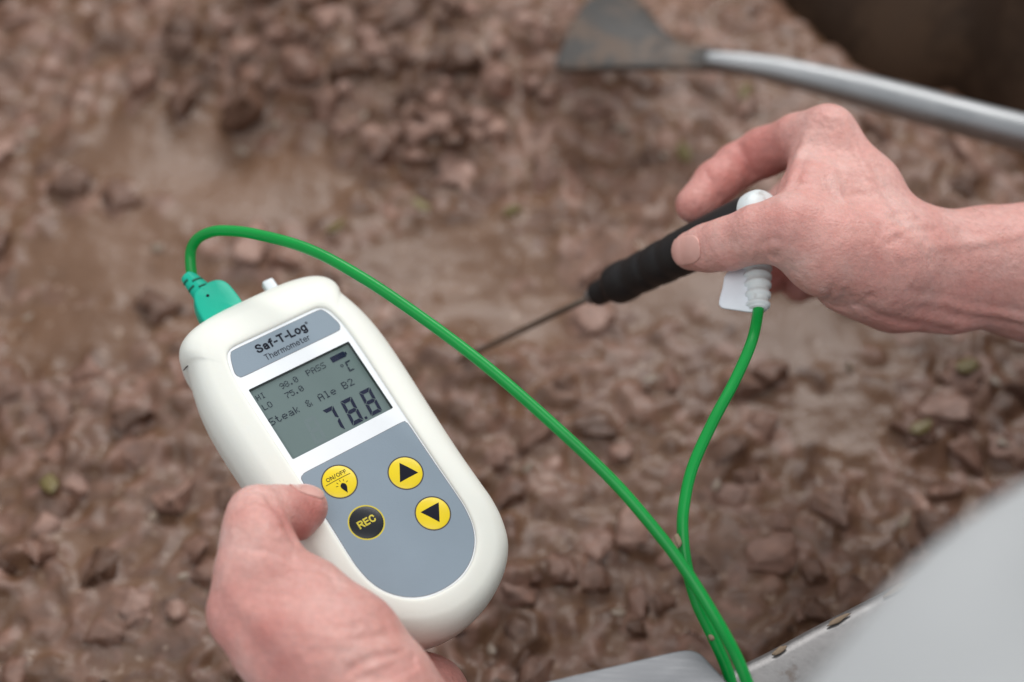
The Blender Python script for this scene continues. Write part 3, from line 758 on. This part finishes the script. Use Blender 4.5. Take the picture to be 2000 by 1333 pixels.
rays_ = [((-13.4, -32.2), (-12.6, -32.45)), ((-12.5, -31.0), (-12.15, -31.7)), ((-11.1, -30.6), (-11.05, -31.35)), ((-9.7, -30.9), (-9.9, -31.6)), ((-8.6, -32.1), (-9.3, -32.5))]
for p, q in rays_:
    p, q = np.array(p), np.array(q); n_ = np.array([-(q - p)[1], (q - p)[0]]); n_ = n_ / np.linalg.norm(n_) * .1
    bm_obj('ray_mark', poly_fill([[tuple(p + n_), tuple(q + n_), tuple(q - n_), tuple(p - n_)]], 0, 2, on(d1, .06)), M['ink'], b1)

# hanging tab on the top end
def loft_box(x0, x1, y0, y1, z0, z1, r, name, mat, parent):
    bm = bmesh.new(); bmesh.ops.create_cube(bm, size=1)
    for v in bm.verts:
        v.co = ((x0 + (v.co.x + .5) * (x1 - x0)) * mm, (y0 + (v.co.y + .5) * (y1 - y0)) * mm, (z0 + (v.co.z + .5) * (z1 - z0)) * mm)
    bmesh.ops.bevel(bm, geom=bm.edges[:], offset=r * mm, segments=3, affect='EDGES', profile=.5)
    return bm_obj(name, bm, mat, parent, True)
loft_box(8.9, 13.6, 49, 57.2, -13.5, -9.5, .9, 'hanging_tab', M['tab'], th)
# moulding seam where the two halves of the case meet at the shoulder
for sgn in (-1, 1):
    sp = catmull([(sgn * 33.6, 39.6, -14), (sgn * 33.05, 39.0, -11.4), (sgn * 32.0, 38.6, -9.6)], 12) * mm
    sv, sf = tube(sp, .22 * mm, 8); mesh_obj('moulding_seam', sv, sf, M['line'], th)

# ------------------------------------------------------------------ probe with cable and plug
A_f = at(1165, 575, .650); B_b = at(1478, 424, .580)
ax = (B_b - A_f); Lh = np.linalg.norm(ax); ax /= Lh
probe = empty('temperature_probe', A_f); QO = A_f.copy()
tag(probe, 'black handled needle probe with long green cable and teal plug', 'temperature probe')
def lathe(name, prof, origin, axis, mat, seg=36, parent=probe, off=QO):
    axis = axis / np.linalg.norm(axis); u = np.cross(axis, [0.3, 0.2, 1]); u /= np.linalg.norm(u); v = np.cross(axis, u)
    a = np.linspace(0, 2 * np.pi, seg, endpoint=False)
    R_ = [origin + axis * t + max(r, 1e-5) * (np.cos(a)[:, None] * u + np.sin(a)[:, None] * v) for t, r in prof]
    return fix_normals(mesh_obj(name, np.concatenate(R_) - off, rings_faces(len(prof), seg), mat, parent))
k = 0.001
hprof = catmull([(0, 0.0), (0.0001, 4.6), (1, 5.2), (4, 5.3), (9, 5.5), (10, 6.4), (12.5, 8.2), (16, 8.6), (20, 8.5), (24, 8.0), (28, 8.25), (32, 8.4), (35, 8.15), (39, 8.6), (43, 8.7), (46, 8.5), (50, 8.9), (54, 9.0), (64, 9.3), (76, 9.5), (86, 9.5), (Lh * 1000, 9.4)], 110) * k
lathe('handle', hprof, A_f, ax, M['handle'])
cprof = catmull([(0, 9.4), (1.5, 9.6), (4, 9.5), (6.0, 8.7), (7.4, 6.6), (8.0, 3.5), (8.1, 0.0)], 30) * k
lathe('end_cap', cprof, B_b - ax * .001, ax, M['cap'])
lathe('ferrule', np.array([(0, 0.0), (0, 2.6), (.3, 3.1), (4.6, 3.2), (5.0, 2.8), (5.0, 0)]) * k, A_f - ax * .0048, ax, M['tube'], 24)
nv, nf = tube(np.array([A_f - ax * t for t in (.003, .02, .05, .075, .096, .104)]), np.array([1.4, 1.4, 1.35, 1.35, 1.3, .3]) * k, 14)
mesh_obj('needle', nv - QO, nf, M['needle'], probe)
# strain relief leaving the cap sideways, then the cable
s0 = B_b + ax * .004; s1 = at(1478, 520, .585); s2 = at(1481, 604, .577)
sp = catmull([s0, at(1474, 470, .586), s1, at(1480, 560, .581), s2], 70)
tt = np.linspace(0, 1, 70)
rr_ = np.interp(tt, [0, .3, 1], [7.2, 6.4, 4.3]) + np.where(tt > .35, np.where(np.sin(tt * 62) > .15, 0, -.9), 0)
sv, sf = tube(sp, rr_ * k, 24); fix_normals(mesh_obj('strain_relief', sv - QO, sf, M['cap'], probe))
tl = [at(1418, 535, .582), at(1412, 560, .580), at(1405, 588, .578), at(1407, 598, .5775), at(1415, 602, .577), at(1440, 606, .577), at(1470, 610, .577), at(1484, 600, .5775), at(1484, 560, .580), at(1478, 520, .584), at(1440, 522, .584)]
L3 = catmull(tl, 60, True); c = L3.mean(0); vt = np.linalg.svd(L3 - c)[2]; L3 = L3 - np.outer((L3 - c) @ vt[2], vt[2])
plate('label_tag', L3, .0011, M['tag'], probe, QO, .0003)

RCB = 2.05 * k
pz = -11.0
pl0 = dev(-12.9, 70.5, pz); pdir = RW @ (np.array([-.16, .985, 0]))
path = [dev(-12.2, 66, pz), pl0, at(372, 497, .5905), at(383, 470, .588), at(408, 455, .584), at(440, 451, .580), at(500, 458, .574), at(600, 486, .566), at(700, 538, .558), at(820, 618, .552), at(950, 716, .546),
        at(1080, 829, .540), at(1200, 943, .534), at(1290, 1048, .529), at(1345, 1123, .525), at(1400, 1212, .521), at(1437, 1280, .519), at(1462, 1340, .517),
        at(1500, 1440, .515), at(1530, 1560, .515), at(1520, 1680, .517), at(1470, 1700, .519), at(1440, 1600, .522), at(1440, 1480, .524), at(1438, 1400, .5265), at(1424, 1320, .5285), at(1395, 1250, .5305), at(1362, 1180, .5325), at(1342, 1110, .5345),
        at(1334, 1050, .537), at(1335, 995, .540), at(1352, 915, .545), at(1392, 825, .552), at(1436, 742, .560), at(1468, 668, .567), at(1481, 606, .577), at(1480, 570, .580)]
cp_ = catmull(path, 620)
cv, cf = tube(cp_, RCB, 18); fix_normals(mesh_obj('cable', cv - QO, cf, M['cable'], probe))
# plug
def devloop(P, z): return np.array([dev(x, y, z) for x, y in P])
pz0, pz1 = -15.2, -6.8
plo = catmull([(-19.0, 44), (-19.2, 50), (-18.9, 56), (-17.4, 61.5), (-15.6, 63.6), (-12.5, 64.6), (-9.0, 65.0), (-5.6, 64.2), (-3.4, 61.5), (-2.6, 56), (-2.5, 50), (-2.5, 44)], 90, True)
cc = plo.mean(0); rings = []
for ins_, z in [(1.6, pz0), (.5, pz0 + .4), (0, pz0 + 1.3), (0, pz1 - 1.0), (.3, pz1 - .3), (1.0, pz1)]:
    d_ = cc - plo; rings.append(devloop(plo + d_ / np.linalg.norm(d_, axis=1)[:, None] * ins_, z))
Vp = np.concatenate(rings + [devloop([cc], pz0), devloop([cc], pz1)]); n_ = len(plo)
fp = rings_faces(6, n_) + [(6 * n_, (j + 1) % n_, j) for j in range(n_)] + [(6 * n_ + 1, 5 * n_ + j, 5 * n_ + (j + 1) % n_) for j in range(n_)]
plug = fix_normals(mesh_obj('plug', Vp - QO, fp, M['teal'], probe))
tt = np.linspace(0, 1, 44)
bp_ = np.array([dev(-12.4 - 1.6 * t, 63 + 10.0 * t, pz) for t in tt])
bv, bf = tube(bp_, np.interp(tt, [0, .2, .92, 1], [4.3, 4.0, 2.95, 2.6]) * k, 20)
boot = fix_normals(mesh_obj('cable_boot', bv - QO, bf, M['teal'], plug))
for (t, a0, a1) in [(.16, 15, 105), (.33, 120, 175), (.33, -25, 5), (.52, 30, 110), (.70, 125, 180), (.66, -20, 10)]:
    q = []
    for a in np.linspace(math.radians(a0), math.radians(a1), 12):
        r_ = np.interp(t, [0, .2, .92, 1], [4.3, 4.0, 2.95, 2.6]) - .15
        q.append(dev(-12.4 - 1.6 * t + r_ * math.cos(a), 63 + 10.0 * t - .16 * 0, pz + r_ * math.sin(a)))
    qv, qf = tube(np.array(q), .50 * k, 8); mesh_obj('boot_slot', qv - QO, qf, M['tealdark'], plug)
lathe('plug_hole', np.array([(0, 0.0), (0, .62), (.1, .62), (.12, 0)]) * k, dev(-12.7, 59.7, pz1 - .02), RW @ np.array([0, 0, 1.]), M['ink'], 16, plug)
for yy in (50.6, 49.0, 47.4, 45.8):
    qv, qf = tube(np.array([dev(x, yy, pz1 + .05) for x in np.linspace(-17.0, -4.4, 12)]), .28 * k, 8); mesh_obj('grip_ridge', qv - QO, qf, M['teal'], plug)

# ------------------------------------------------------------------ hands: one continuous surface from blended tapered limbs
def smin(a, b, kk):
    h = np.clip(.5 + .5 * (b - a) / kk, 0, 1); return b + (a - b) * h - kk * h * (1 - h)
class Hand:
    def __init__(self): self.limbs = []; self.marks = []; self.flush = []
    def chain(self, pts, k=.004, join=.006):
        P = [(at(x, y, d), r * .001) for x, y, d, r in pts]; self.limbs.append((P, k, join)); return self
    def base(self, X):
        D = None
        for P, k, join in self.limbs:
            dc = None
            for (a, ra), (b, rb) in zip(P[:-1], P[1:]):
                ab = b - a; t = np.clip(((X - a) @ ab) / (ab @ ab), 0, 1)
                d = np.linalg.norm(X - a - t[:, None] * ab, axis=1) - (ra + t * (rb - ra))
                dc = d if dc is None else smin(dc, d, k)
            D = dc if D is None else smin(D, dc, join)
        return D
    def sdf(self, X):
        D = self.base(X)
        for P, depth, wd in self.marks:
            sel = np.nonzero(((X > P.min(0) - 3 * wd) & (X < P.max(0) + 3 * wd)).all(1))[0]
            if not len(sel): continue
            Y = X[sel]; m = np.full(len(Y), 1e9)
            for a, b in zip(P[:-1], P[1:]):
                ab = b - a; t = np.clip(((Y - a) @ ab) / (ab @ ab + 1e-12), 0, 1)
                m = np.minimum(m, ((Y - a - t[:, None] * ab) ** 2).sum(1))
            D[sel] += depth * np.exp(-m / wd ** 2)
        return D
    def hit(self, px, py, near=.40, far=.75):
        v = FWD + RGT * ((px - 1000) / F) - UP * ((py - 666.5) / F); d = near
        for _ in range(90):
            s = float(self.base((CAM + v * d)[None])[0])
            if s < .00005 or d > far: break
            d += s * .8
        return CAM + v * d, d < far
    def crease(self, pts, depth=.5, wd=.8):
        H_ = [self.hit(*p) for p in pts]; H_ = [h for h, okk in H_ if okk]
        if len(H_) >= 2: self.marks.append((catmull(H_, 3 * len(H_)), depth * .001, wd * .001))
    def red(self, px, py, rad, amt):
        h, okk = self.hit(px, py)
        if okk: self.flush.append((h, rad * .001, amt))

def surface_nets(val, org, h):
    ins = val < 0; c = np.zeros(tuple(s - 1 for s in val.shape), np.uint8)
    for dx in (0, 1):
        for dy in (0, 1):
            for dz in (0, 1):
                c += ins[dx:dx + c.shape[0], dy:dy + c.shape[1], dz:dz + c.shape[2]]
    act = (c > 0) & (c < 8); idx = np.argwhere(act); num = -np.ones(c.shape, np.int64); num[act] = np.arange(len(idx))
    acc = np.zeros((len(idx), 3)); cnt = np.zeros(len(idx))
    cor = [(a, b, d) for a in (0, 1) for b in (0, 1) for d in (0, 1)]
    for p in cor:
        for axx in range(3):
            if p[axx]: continue
            q = list(p); q[axx] = 1
            va = val[tuple((idx + p).T)]; vb = val[tuple((idx + q).T)]
            m = (va < 0) != (vb < 0); t = np.where(m, va / np.where(m, va - vb, 1), 0)
            pos = np.tile(np.array(p, float), (len(idx), 1)); pos[:, axx] += t
            acc += pos * m[:, None]; cnt += m
    V = org + (idx + acc / cnt[:, None]) * h
    quads = []
    for axx in range(3):
        b, cx = [(1, 2), (2, 0), (0, 1)][axx]
        sl0 = [slice(None)] * 3; sl1 = [slice(None)] * 3; sl0[axx] = slice(0, -1); sl1[axx] = slice(1, None)
        e = np.argwhere(ins[tuple(sl0)] != ins[tuple(sl1)])
        e = e[(e[:, b] > 0) & (e[:, cx] > 0) & (e[:, b] < c.shape[b]) & (e[:, cx] < c.shape[cx])]
        s = ins[tuple(sl0)][tuple(e.T)]
        q = []
        for db, dc in ((-1, -1), (0, -1), (0, 0), (-1, 0)):
            o_ = e.copy(); o_[:, b] += db; o_[:, cx] += dc; q.append(num[tuple(o_.T)])
        q = np.stack(q, 1); q[~s] = q[~s][:, ::-1]; quads.append(q)
    return V, np.concatenate(quads)
def polygonise(fn, lo, hi, h, cf=4):
    n = np.ceil((hi - lo) / h / cf).astype(int) + 1
    gx = [lo[i] + (np.arange(n[i]) + .5) * h * cf for i in range(3)]
    X = np.stack(np.meshgrid(*gx, indexing='ij'), -1).reshape(-1, 3)
    cv_ = fn(X).reshape(n)
    val = np.repeat(np.repeat(np.repeat(cv_, cf, 0), cf, 1), cf, 2).astype(np.float64)
    near = np.argwhere(np.abs(cv_) < h * cf * 1.75)
    off = np.stack(np.meshgrid(*[np.arange(cf)] * 3, indexing='ij'), -1).reshape(-1, 3)
    I = (near[:, None, :] * cf + off[None]).reshape(-1, 3)
    for s in range(0, len(I), 400000):
        J = I[s:s + 400000]; val[tuple(J.T)] = fn(lo + (J + .5) * h)
    return surface_nets(val, lo + .5 * h, h)
def build_hand(hand, name, h, label, cat, clip=None):
    P = np.array([p for L, _, _ in hand.limbs for p, r in L]); r = max(r for L, _, _ in hand.limbs for p, r in L)
    V, Q = polygonise(hand.sdf, P.min(0) - r - .006, P.max(0) + r + .006, h)
    org = V.mean(0)
    o = mesh_obj(name, V - org, Q, M['skin']); o.location = org
    fl = np.zeros(len(V))
    for c_, rad, amt in hand.flush:
        fl = np.maximum(fl, amt * np.exp(-((V - c_) ** 2).sum(1) / rad ** 2))
    a_ = o.data.attributes.new('flush', 'FLOAT', 'POINT'); a_.data.foreach_set('value', fl)
    tag(o, label, cat); print(name, len(V))
    return o, org
def nail(hand, hobj, org, cpx, cpy, along, across, L, W_, lift=.00035):
    """a curved plate that follows the finger's own surface"""
    c_, _ = hand.hit(cpx, cpy)
    al, acr = np.asarray(along, float), np.asarray(across, float)
    al /= np.linalg.norm(al); acr -= al * (acr @ al); acr /= np.linalg.norm(acr)
    nn = np.cross(al, acr)
    def fn(X):
        q = X - c_; u, v = q @ al, q @ acr
        e = ((np.abs(u) / L) ** 3 + (np.abs(v) / W_) ** 3) ** (1 / 3) - 1
        shell_ = np.abs(hand.base(X) - lift * .35) - lift
        return np.maximum(shell_, np.maximum(e * min(L, W_), np.abs(q @ nn) - .006))
    V, Q = polygonise(fn, c_ - max(L, W_) * 1.5, c_ + max(L, W_) * 1.5, .00035, 4)
    return mesh_obj('fingernail', V - org, Q, M['nail'], hobj)

# right hand, holding the probe handle between thumb and forefinger
R_ = Hand()
R_.chain([(1351, 490, .588, 7.4), (1385, 484, .583, 8.4), (1425, 476, .577, 9.3), (1480, 457, .570, 10.1), (1535, 452, .567, 11.6), (1615, 490, .570, 16.2), (1715, 515, .580, 19.5)], .004)
R_.chain([(1357, 400, .612, 7.6), (1398, 358, .619, 8.6), (1440, 325, .624, 8.9), (1492, 298, .622, 9.6), (1560, 272, .611, 9.8), (1615, 262, .602, 10.0)], .003, .005)
R_.chain([(1616, 262, .600, 9.8), (1690, 370, .598, 13), (1790, 512, .600, 9.5)], .005, .007)
R_.chain([(1667, 322, .617, 10.2), (1730, 425, .612, 11.5), (1800, 520, .606, 10)], .005, .006)
R_.chain([(1592, 318, .598, 10.0), (1580, 385, .583, 10.5), (1565, 440, .572, 12)], .006, .008)
R_.chain([(1640, 400, .592, 15), (1740, 490, .592, 19)], .006, .010)
R_.chain([(1650, 560, .584, 8), (1745, 590, .592, 10), (1850, 600, .598, 9)], .006, .012)
R_.chain([(1780, 520, .597, 18.5), (1850, 520, .600, 19.8), (1930, 522, .602, 22.6), (2030, 533, .604, 26.5), (2180, 555, .606, 30), (2330, 575, .610, 32)], .006, .012)
R_.chain([(1790, 520, .622, 17), (1930, 530, .626, 19), (2180, 560, .634, 26), (2330, 580, .64, 28)], .006, .012)
R_.chain([(1717, 385, .636, 9.5), (1800, 520, .622, 15)], .005, .010)
R_.chain([(1665, 330, .622, 9.6), (1575, 365, .655, 9.2), (1490, 440, .655, 8.6), (1440, 478, .640, 7.8)], .003, .005)
R_.chain([(1710, 395, .638, 9.2), (1615, 440, .678, 8.8), (1540, 510, .682, 8.2), (1505, 540, .668, 7.6)], .003, .005)
R_.chain([(1745, 450, .642, 8.6), (1665, 500, .680, 8.2), (1600, 545, .684, 7.4), (1560, 560, .672, 6.8)], .003, .005)
for c_ in [[(1500, 470), (1493, 495), (1497, 515)], [(1512, 468), (1505, 497), (1508, 524)], [(1523, 470), (1516, 500), (1520, 532)], [(1488, 475), (1482, 498), (1484, 512)]]:
    R_.crease(c_, 1.2, 1.2)
for c_ in [[(1600, 560), (1590, 585)], [(1625, 562), (1612, 592)], [(1650, 570), (1636, 602)], [(1664, 582), (1650, 606), (1640, 618)], [(1700, 580), (1672, 600), (1650, 625)]]:
    R_.crease(c_, 1.2, 1.6)
for c_ in [[(1680, 600), (1760, 630), (1850, 648)], [(1780, 570), (1880, 592), (2000, 612)], [(1800, 605), (1900, 625), (2000, 640)]]:
    R_.crease(c_, .9, 2.4)
R_.crease([(1850, 590), (1920, 605), (2000, 625)], -.8, 2.6)
R_.crease([(1560, 300), (1548, 330), (1540, 365)], -.9, 2.0); R_.crease([(1575, 265), (1566, 300), (1557, 330)], -.9, 2.0); R_.crease([(1572, 300), (1562, 335), (1550, 370)], .5, 1.2)
for c_ in [[(1440, 285), (1452, 315), (1470, 345)], [(1446, 283), (1459, 315), (1476, 343)], [(1380, 335), (1392, 362), (1405, 388)]]:
    R_.crease(c_, .9, 1.2)
for c_ in [[(1720, 440), (1745, 425), (1770, 415)], [(1715, 460), (1750, 440), (1800, 425)], [(1735, 475), (1790, 450), (1830, 448)]]:
    R_.crease(c_, .7, 1.6)
R_.crease([(1690, 370), (1740, 440), (1790, 470)], -.9, 2.6)
R_.crease([(1625, 330), (1650, 400), (1700, 450), (1720, 500)], -.7, 1.8)
R_.crease([(1650, 395), (1690, 395), (1735, 415)], -.5, 1.5)
R_.crease([(1760, 500), (1840, 480), (1930, 470), (2010, 455)], -.7, 2.2)
for c_ in [[(1590, 235), (1606, 250), (1625, 252)], [(1600, 226), (1615, 238), (1632, 240)]]: R_.crease(c_, .5, 1.1)
R_.crease([(1650, 235), (1690, 330), (1740, 420)], -.8, 2.0)
for q in [(1470, 305, 20, .95), (1420, 350, 18, .85), (1360, 405, 9, .6), (1505, 340, 12, 1.0), (1520, 430, 12, .55), (1600, 215, 9, .35), (1560, 330, 9, .5), (1560, 420, 12, .45), (1330, 500, 9, .35), (1900, 560, 26, .35),
          (1700, 470, 18, .25), (1505, 545, 14, .9), (1860, 470, 16, .3), (1780, 640, 16, .5)]:
    R_.red(*q)
ro, rorg = build_hand(R_, 'hand', .00085, 'right hand and bare forearm, thumb and forefinger gripping the black probe handle', 'hand')
nail(R_, ro, rorg, 1337, 489, at(1300, 497, .592) - at(1380, 485, .588), at(1340, 520, .588) - at(1336, 460, .588), .0064, .0054, .00034)

# fine hair along the forearm
hm = ro.data; hv_ = np.array([v.co[:] for v in hm.vertices]) + rorg; hn = np.array([v.normal[:] for v in hm.vertices])
q_ = hv_ - CAM; dd_ = q_ @ FWD; pxs = 1000 + (q_ @ RGT) / dd_ * F; pys = 666.5 - (q_ @ UP) / dd_ * F
cand = np.nonzero((pxs > 1830) & (pxs < 2120) & (pys < 520) & (hn @ FWD < .3) & (hn @ UP > .35))[0]
hr_ = np.random.default_rng(3); HVx, HFx = [], []
for i_ in hr_.choice(cand, 170, replace=False):
    p0 = hv_[i_]; nn = hn[i_]; tg = -RGT * .9 + hr_.normal(size=3) * .35; tg -= nn * (tg @ nn); tg /= np.linalg.norm(tg); ln = hr_.uniform(.003, .0075)
    P = np.array([p0 - nn * .0004, p0 + nn * ln * .30 + tg * ln * .3, p0 + nn * ln * .45 + tg * ln * .68, p0 + nn * ln * .5 + tg * ln])
    sd = np.cross(nn, tg)
    for m_, wd_ in ((0, .00004), (1, .00004), (2, .00003), (3, .00001)):
        HVx += [P[m_] + sd * wd_, P[m_] - sd * wd_]
    b0 = len(HVx) - 8; HFx += [(b0, b0 + 1, b0 + 3, b0 + 2), (b0 + 2, b0 + 3, b0 + 5, b0 + 4), (b0 + 4, b0 + 5, b0 + 7, b0 + 6)]
M['hair'] = plastic('fair_arm_hair', (0.20, 0.11, 0.06), 0.4, 0.2, 200)
ah = mesh_obj('arm_hair', np.array(HVx) - rorg, HFx, M['hair'], ro); ah['kind'] = 'stuff'

# left hand, palm up under the thermometer, thumb bent onto the keypad
L_ = Hand()
L_.chain([(598, 992, .5335, 7.4), (575, 1004, .5315, 8.7), (545, 1004, .527, 9.2), (512, 1002, .522, 9.3)], .003)
L_.chain([(497, 1003, .519, 9.2), (499, 1030, .5155, 10.2), (502, 1062, .512, 11.5), (495, 1120, .508, 12.2), (486, 1180, .505, 11.6)], .003, .0022)
L_.chain([(480, 1205, .505, 11.6), (560, 1250, .503, 17.5), (640, 1295, .502, 21.0), (715, 1365, .503, 22.5), (800, 1500, .508, 26), (900, 1720, .52, 30)], .006, .007)
L_.chain([(545, 1125, .510, 10.5), (600, 1165, .510, 12), (690, 1240, .507, 14)], .005, .008)
L_.chain([(832, 1352, .552, 12.5), (800, 1440, .54, 20), (900, 1720, .54, 30)], .006, .007)
L_.chain([(490, 1210, .522, 12), (560, 1260, .556, 14), (700, 1300, .572, 15), (830, 1380, .56, 16)], .006, .010)
L_.chain([(520, 1130, .553, 10), (620, 1150, .592, 11), (720, 1280, .582, 14)], .006, .010)
for i_, (yy, dd) in enumerate([(1060, .592), (1115, .588), (1170, .584), (1220, .580)]):
    L_.chain([(560 + 25 * i_, yy + 60, dd + .002, 9.2), (690 + 22 * i_, yy - 40 + 22 * i_, dd + .004, 8.2), (790 + 18 * i_, yy - 90 + 30 * i_, dd + .003, 7.4)], .003, .005)
for c_ in [[(590, 1112), (640, 1120), (660, 1150)], [(575, 1078), (600, 1090), (628, 1090)]]:
    L_.crease(c_, .4, 1.2)
for c_, dp in [([(655, 1232), (680, 1228), (700, 1222)], .35), ([(690, 1250), (730, 1244), (760, 1236)], .4), ([(685, 1310), (720, 1290), (745, 1282), (790, 1276)], .8), ([(700, 1325), (745, 1312), (790, 1292), (808, 1284)], .8),
               ([(735, 1330), (775, 1318), (810, 1298)], .7), ([(610, 1275), (640, 1270), (670, 1272)], .3), ([(540, 1030), (560, 1035), (570, 1040)], .25)]:
    L_.crease(c_, dp * 2.1, 1.4)
L_.crease([(527, 975), (545, 1000), (562, 1030), (574, 1056)], 1.5, 1.5)
L_.crease([(432, 1175), (455, 1210), (500, 1260), (540, 1310)], 1.0, 4.5)
L_.crease([(440, 1150), (470, 1180), (520, 1230)], -.7, 4.5)
L_.crease([(447, 1235), (470, 1275), (500, 1325)], -.6, 4.0)
for c_ in [[(478, 965), (500, 958), (520, 962)], [(470, 985), (500, 978), (522, 985)], [(490, 1072), (530, 1078), (560, 1090)], [(540, 1060), (560, 1072), (572, 1090)]]:
    L_.crease(c_, .8, 1.2)
for q in [(610, 1000, 9, .9), (590, 1040, 8, 1.0), (560, 1020, 6, .6), (520, 1240, 12, .75), (550, 1300, 14, .7), (560, 1130, 14, .35), (445, 1180, 9, .45), (430, 1230, 10, .5), (500, 1120, 12, .25),
          (760, 1200, 10, .35), (870, 1310, 14, .55), (480, 1010, 7, .2), (800, 1310, 10, .4), (690, 1190, 12, .3)]:
    L_.red(*q)
lo_, lorg = build_hand(L_, 'hand', .00085, 'left hand cradling the thermometer, bent thumb pressing beside the ON/OFF button', 'hand')
nail(L_, lo_, lorg, 600, 951, at(650, 965, .534) - at(560, 960, .529), FWD * 1.0 + UP * .25, .0060, .0048)

# ------------------------------------------------------------------ coat
P1, P2 = at(1640, 1385, .285), at(2040, 1000, .285)
dr = (P2 - P1) / np.linalg.norm(P2 - P1)
inw = np.cross(FWD, dr); inw /= np.linalg.norm(inw)
if inw @ (at(2000, 1333, .285) - P1) < 0: inw = -inw
axis_pts = [P1 + dr * s + inw * .088 + FWD * .012 for s in np.linspace(-.22, .32, 60)]
cvv = []
for i, p in enumerate(axis_pts):
    s = np.linspace(-.22, .32, 60)[i]
    for a in np.linspace(0, 2 * math.pi, 72, endpoint=False):
        rad = .088 * (1 + .12 * s) + .0030 * math.sin(a * 3 + s * 38) + .0030 * math.sin(s * 70 + 2 * math.sin(a * 2)) + .001 * math.sin(a * 9 + s * 25)
        cvv.append(p + rad * (math.cos(a) * inw + math.sin(a) * FWD))
cvv = np.array(cvv); org = cvv.mean(0)
coat = empty('coat', org)
tag(coat, 'blurred white work coat in the lower right corner', 'coat')
fix_normals(mesh_obj('sleeve', cvv - org, rings_faces(60, 72), M['cloth'], coat))
# unseen coat torso, added right of the lens to shade the near stew
bvv = []
for i, z in enumerate(np.linspace(-.55, 1.02, 48)):
    f = (z + .55) / 1.57; sh = 1.0 if f < .86 else math.sqrt(max(0.02, 1 - ((f - .86) / .145) ** 2))
    for a in np.linspace(0, 2 * math.pi, 80, endpoint=False):
        fo = 1 + .02 * math.sin(a * 7 + z * 6) + .012 * math.sin(a * 13 - z * 17)
        bvv.append((.29 + .25 * sh * fo * math.cos(a), -.155 + .15 * sh * fo * math.sin(a), z))
fix_normals(mesh_obj('unseen_coat_blocker', np.array(bvv) - org, rings_faces(48, 80) + [tuple(range(47 * 80, 48 * 80))], M['cloth'], coat))

# ------------------------------------------------------------------ crumbs
def crumb(p, s, ang, label, st):
    r = np.random.default_rng(st); bm = bmesh.new(); bmesh.ops.create_icosphere(bm, subdivisions=2, radius=1)
    for v in bm.verts: v.co *= 1 + r.normal() * .13
    o = bm_obj('food_crumb', bm, M['crumb'], None, True)
    o.matrix_world = Matrix.Translation(Vector(p)) @ Matrix.Rotation(ang, 4, 'Z') @ Matrix.Diagonal((s[0], s[1], s[2], 1))
    tag(o, label, 'crumb', 'stray crumbs')
crumb(at(1324, 1057, .5345), (.0011, .0028, .0010), .2, 'small tan crumb stuck where the two green cable runs meet', 1)
crumb(at(1389, 1246, .5285), (.0009, .0013, .0008), .6, 'tiny tan crumb on the lower green cable run near the rim', 2)
crumb(onz(1753, 1150, ZR + .0006), (.0058, .0011, .0005), .55, 'longest tan food smear on the steel rim beside the coat', 3)
crumb(onz(1637, 1211, ZR + .0006), (.0050, .0009, .0005), .5, 'thin tan food smear on the steel rim, midway along', 4)
crumb(onz(1522, 1271, ZR + .0006), (.0034, .0010, .0005), .6, 'tan food smear on the steel rim next to the green cable', 5)
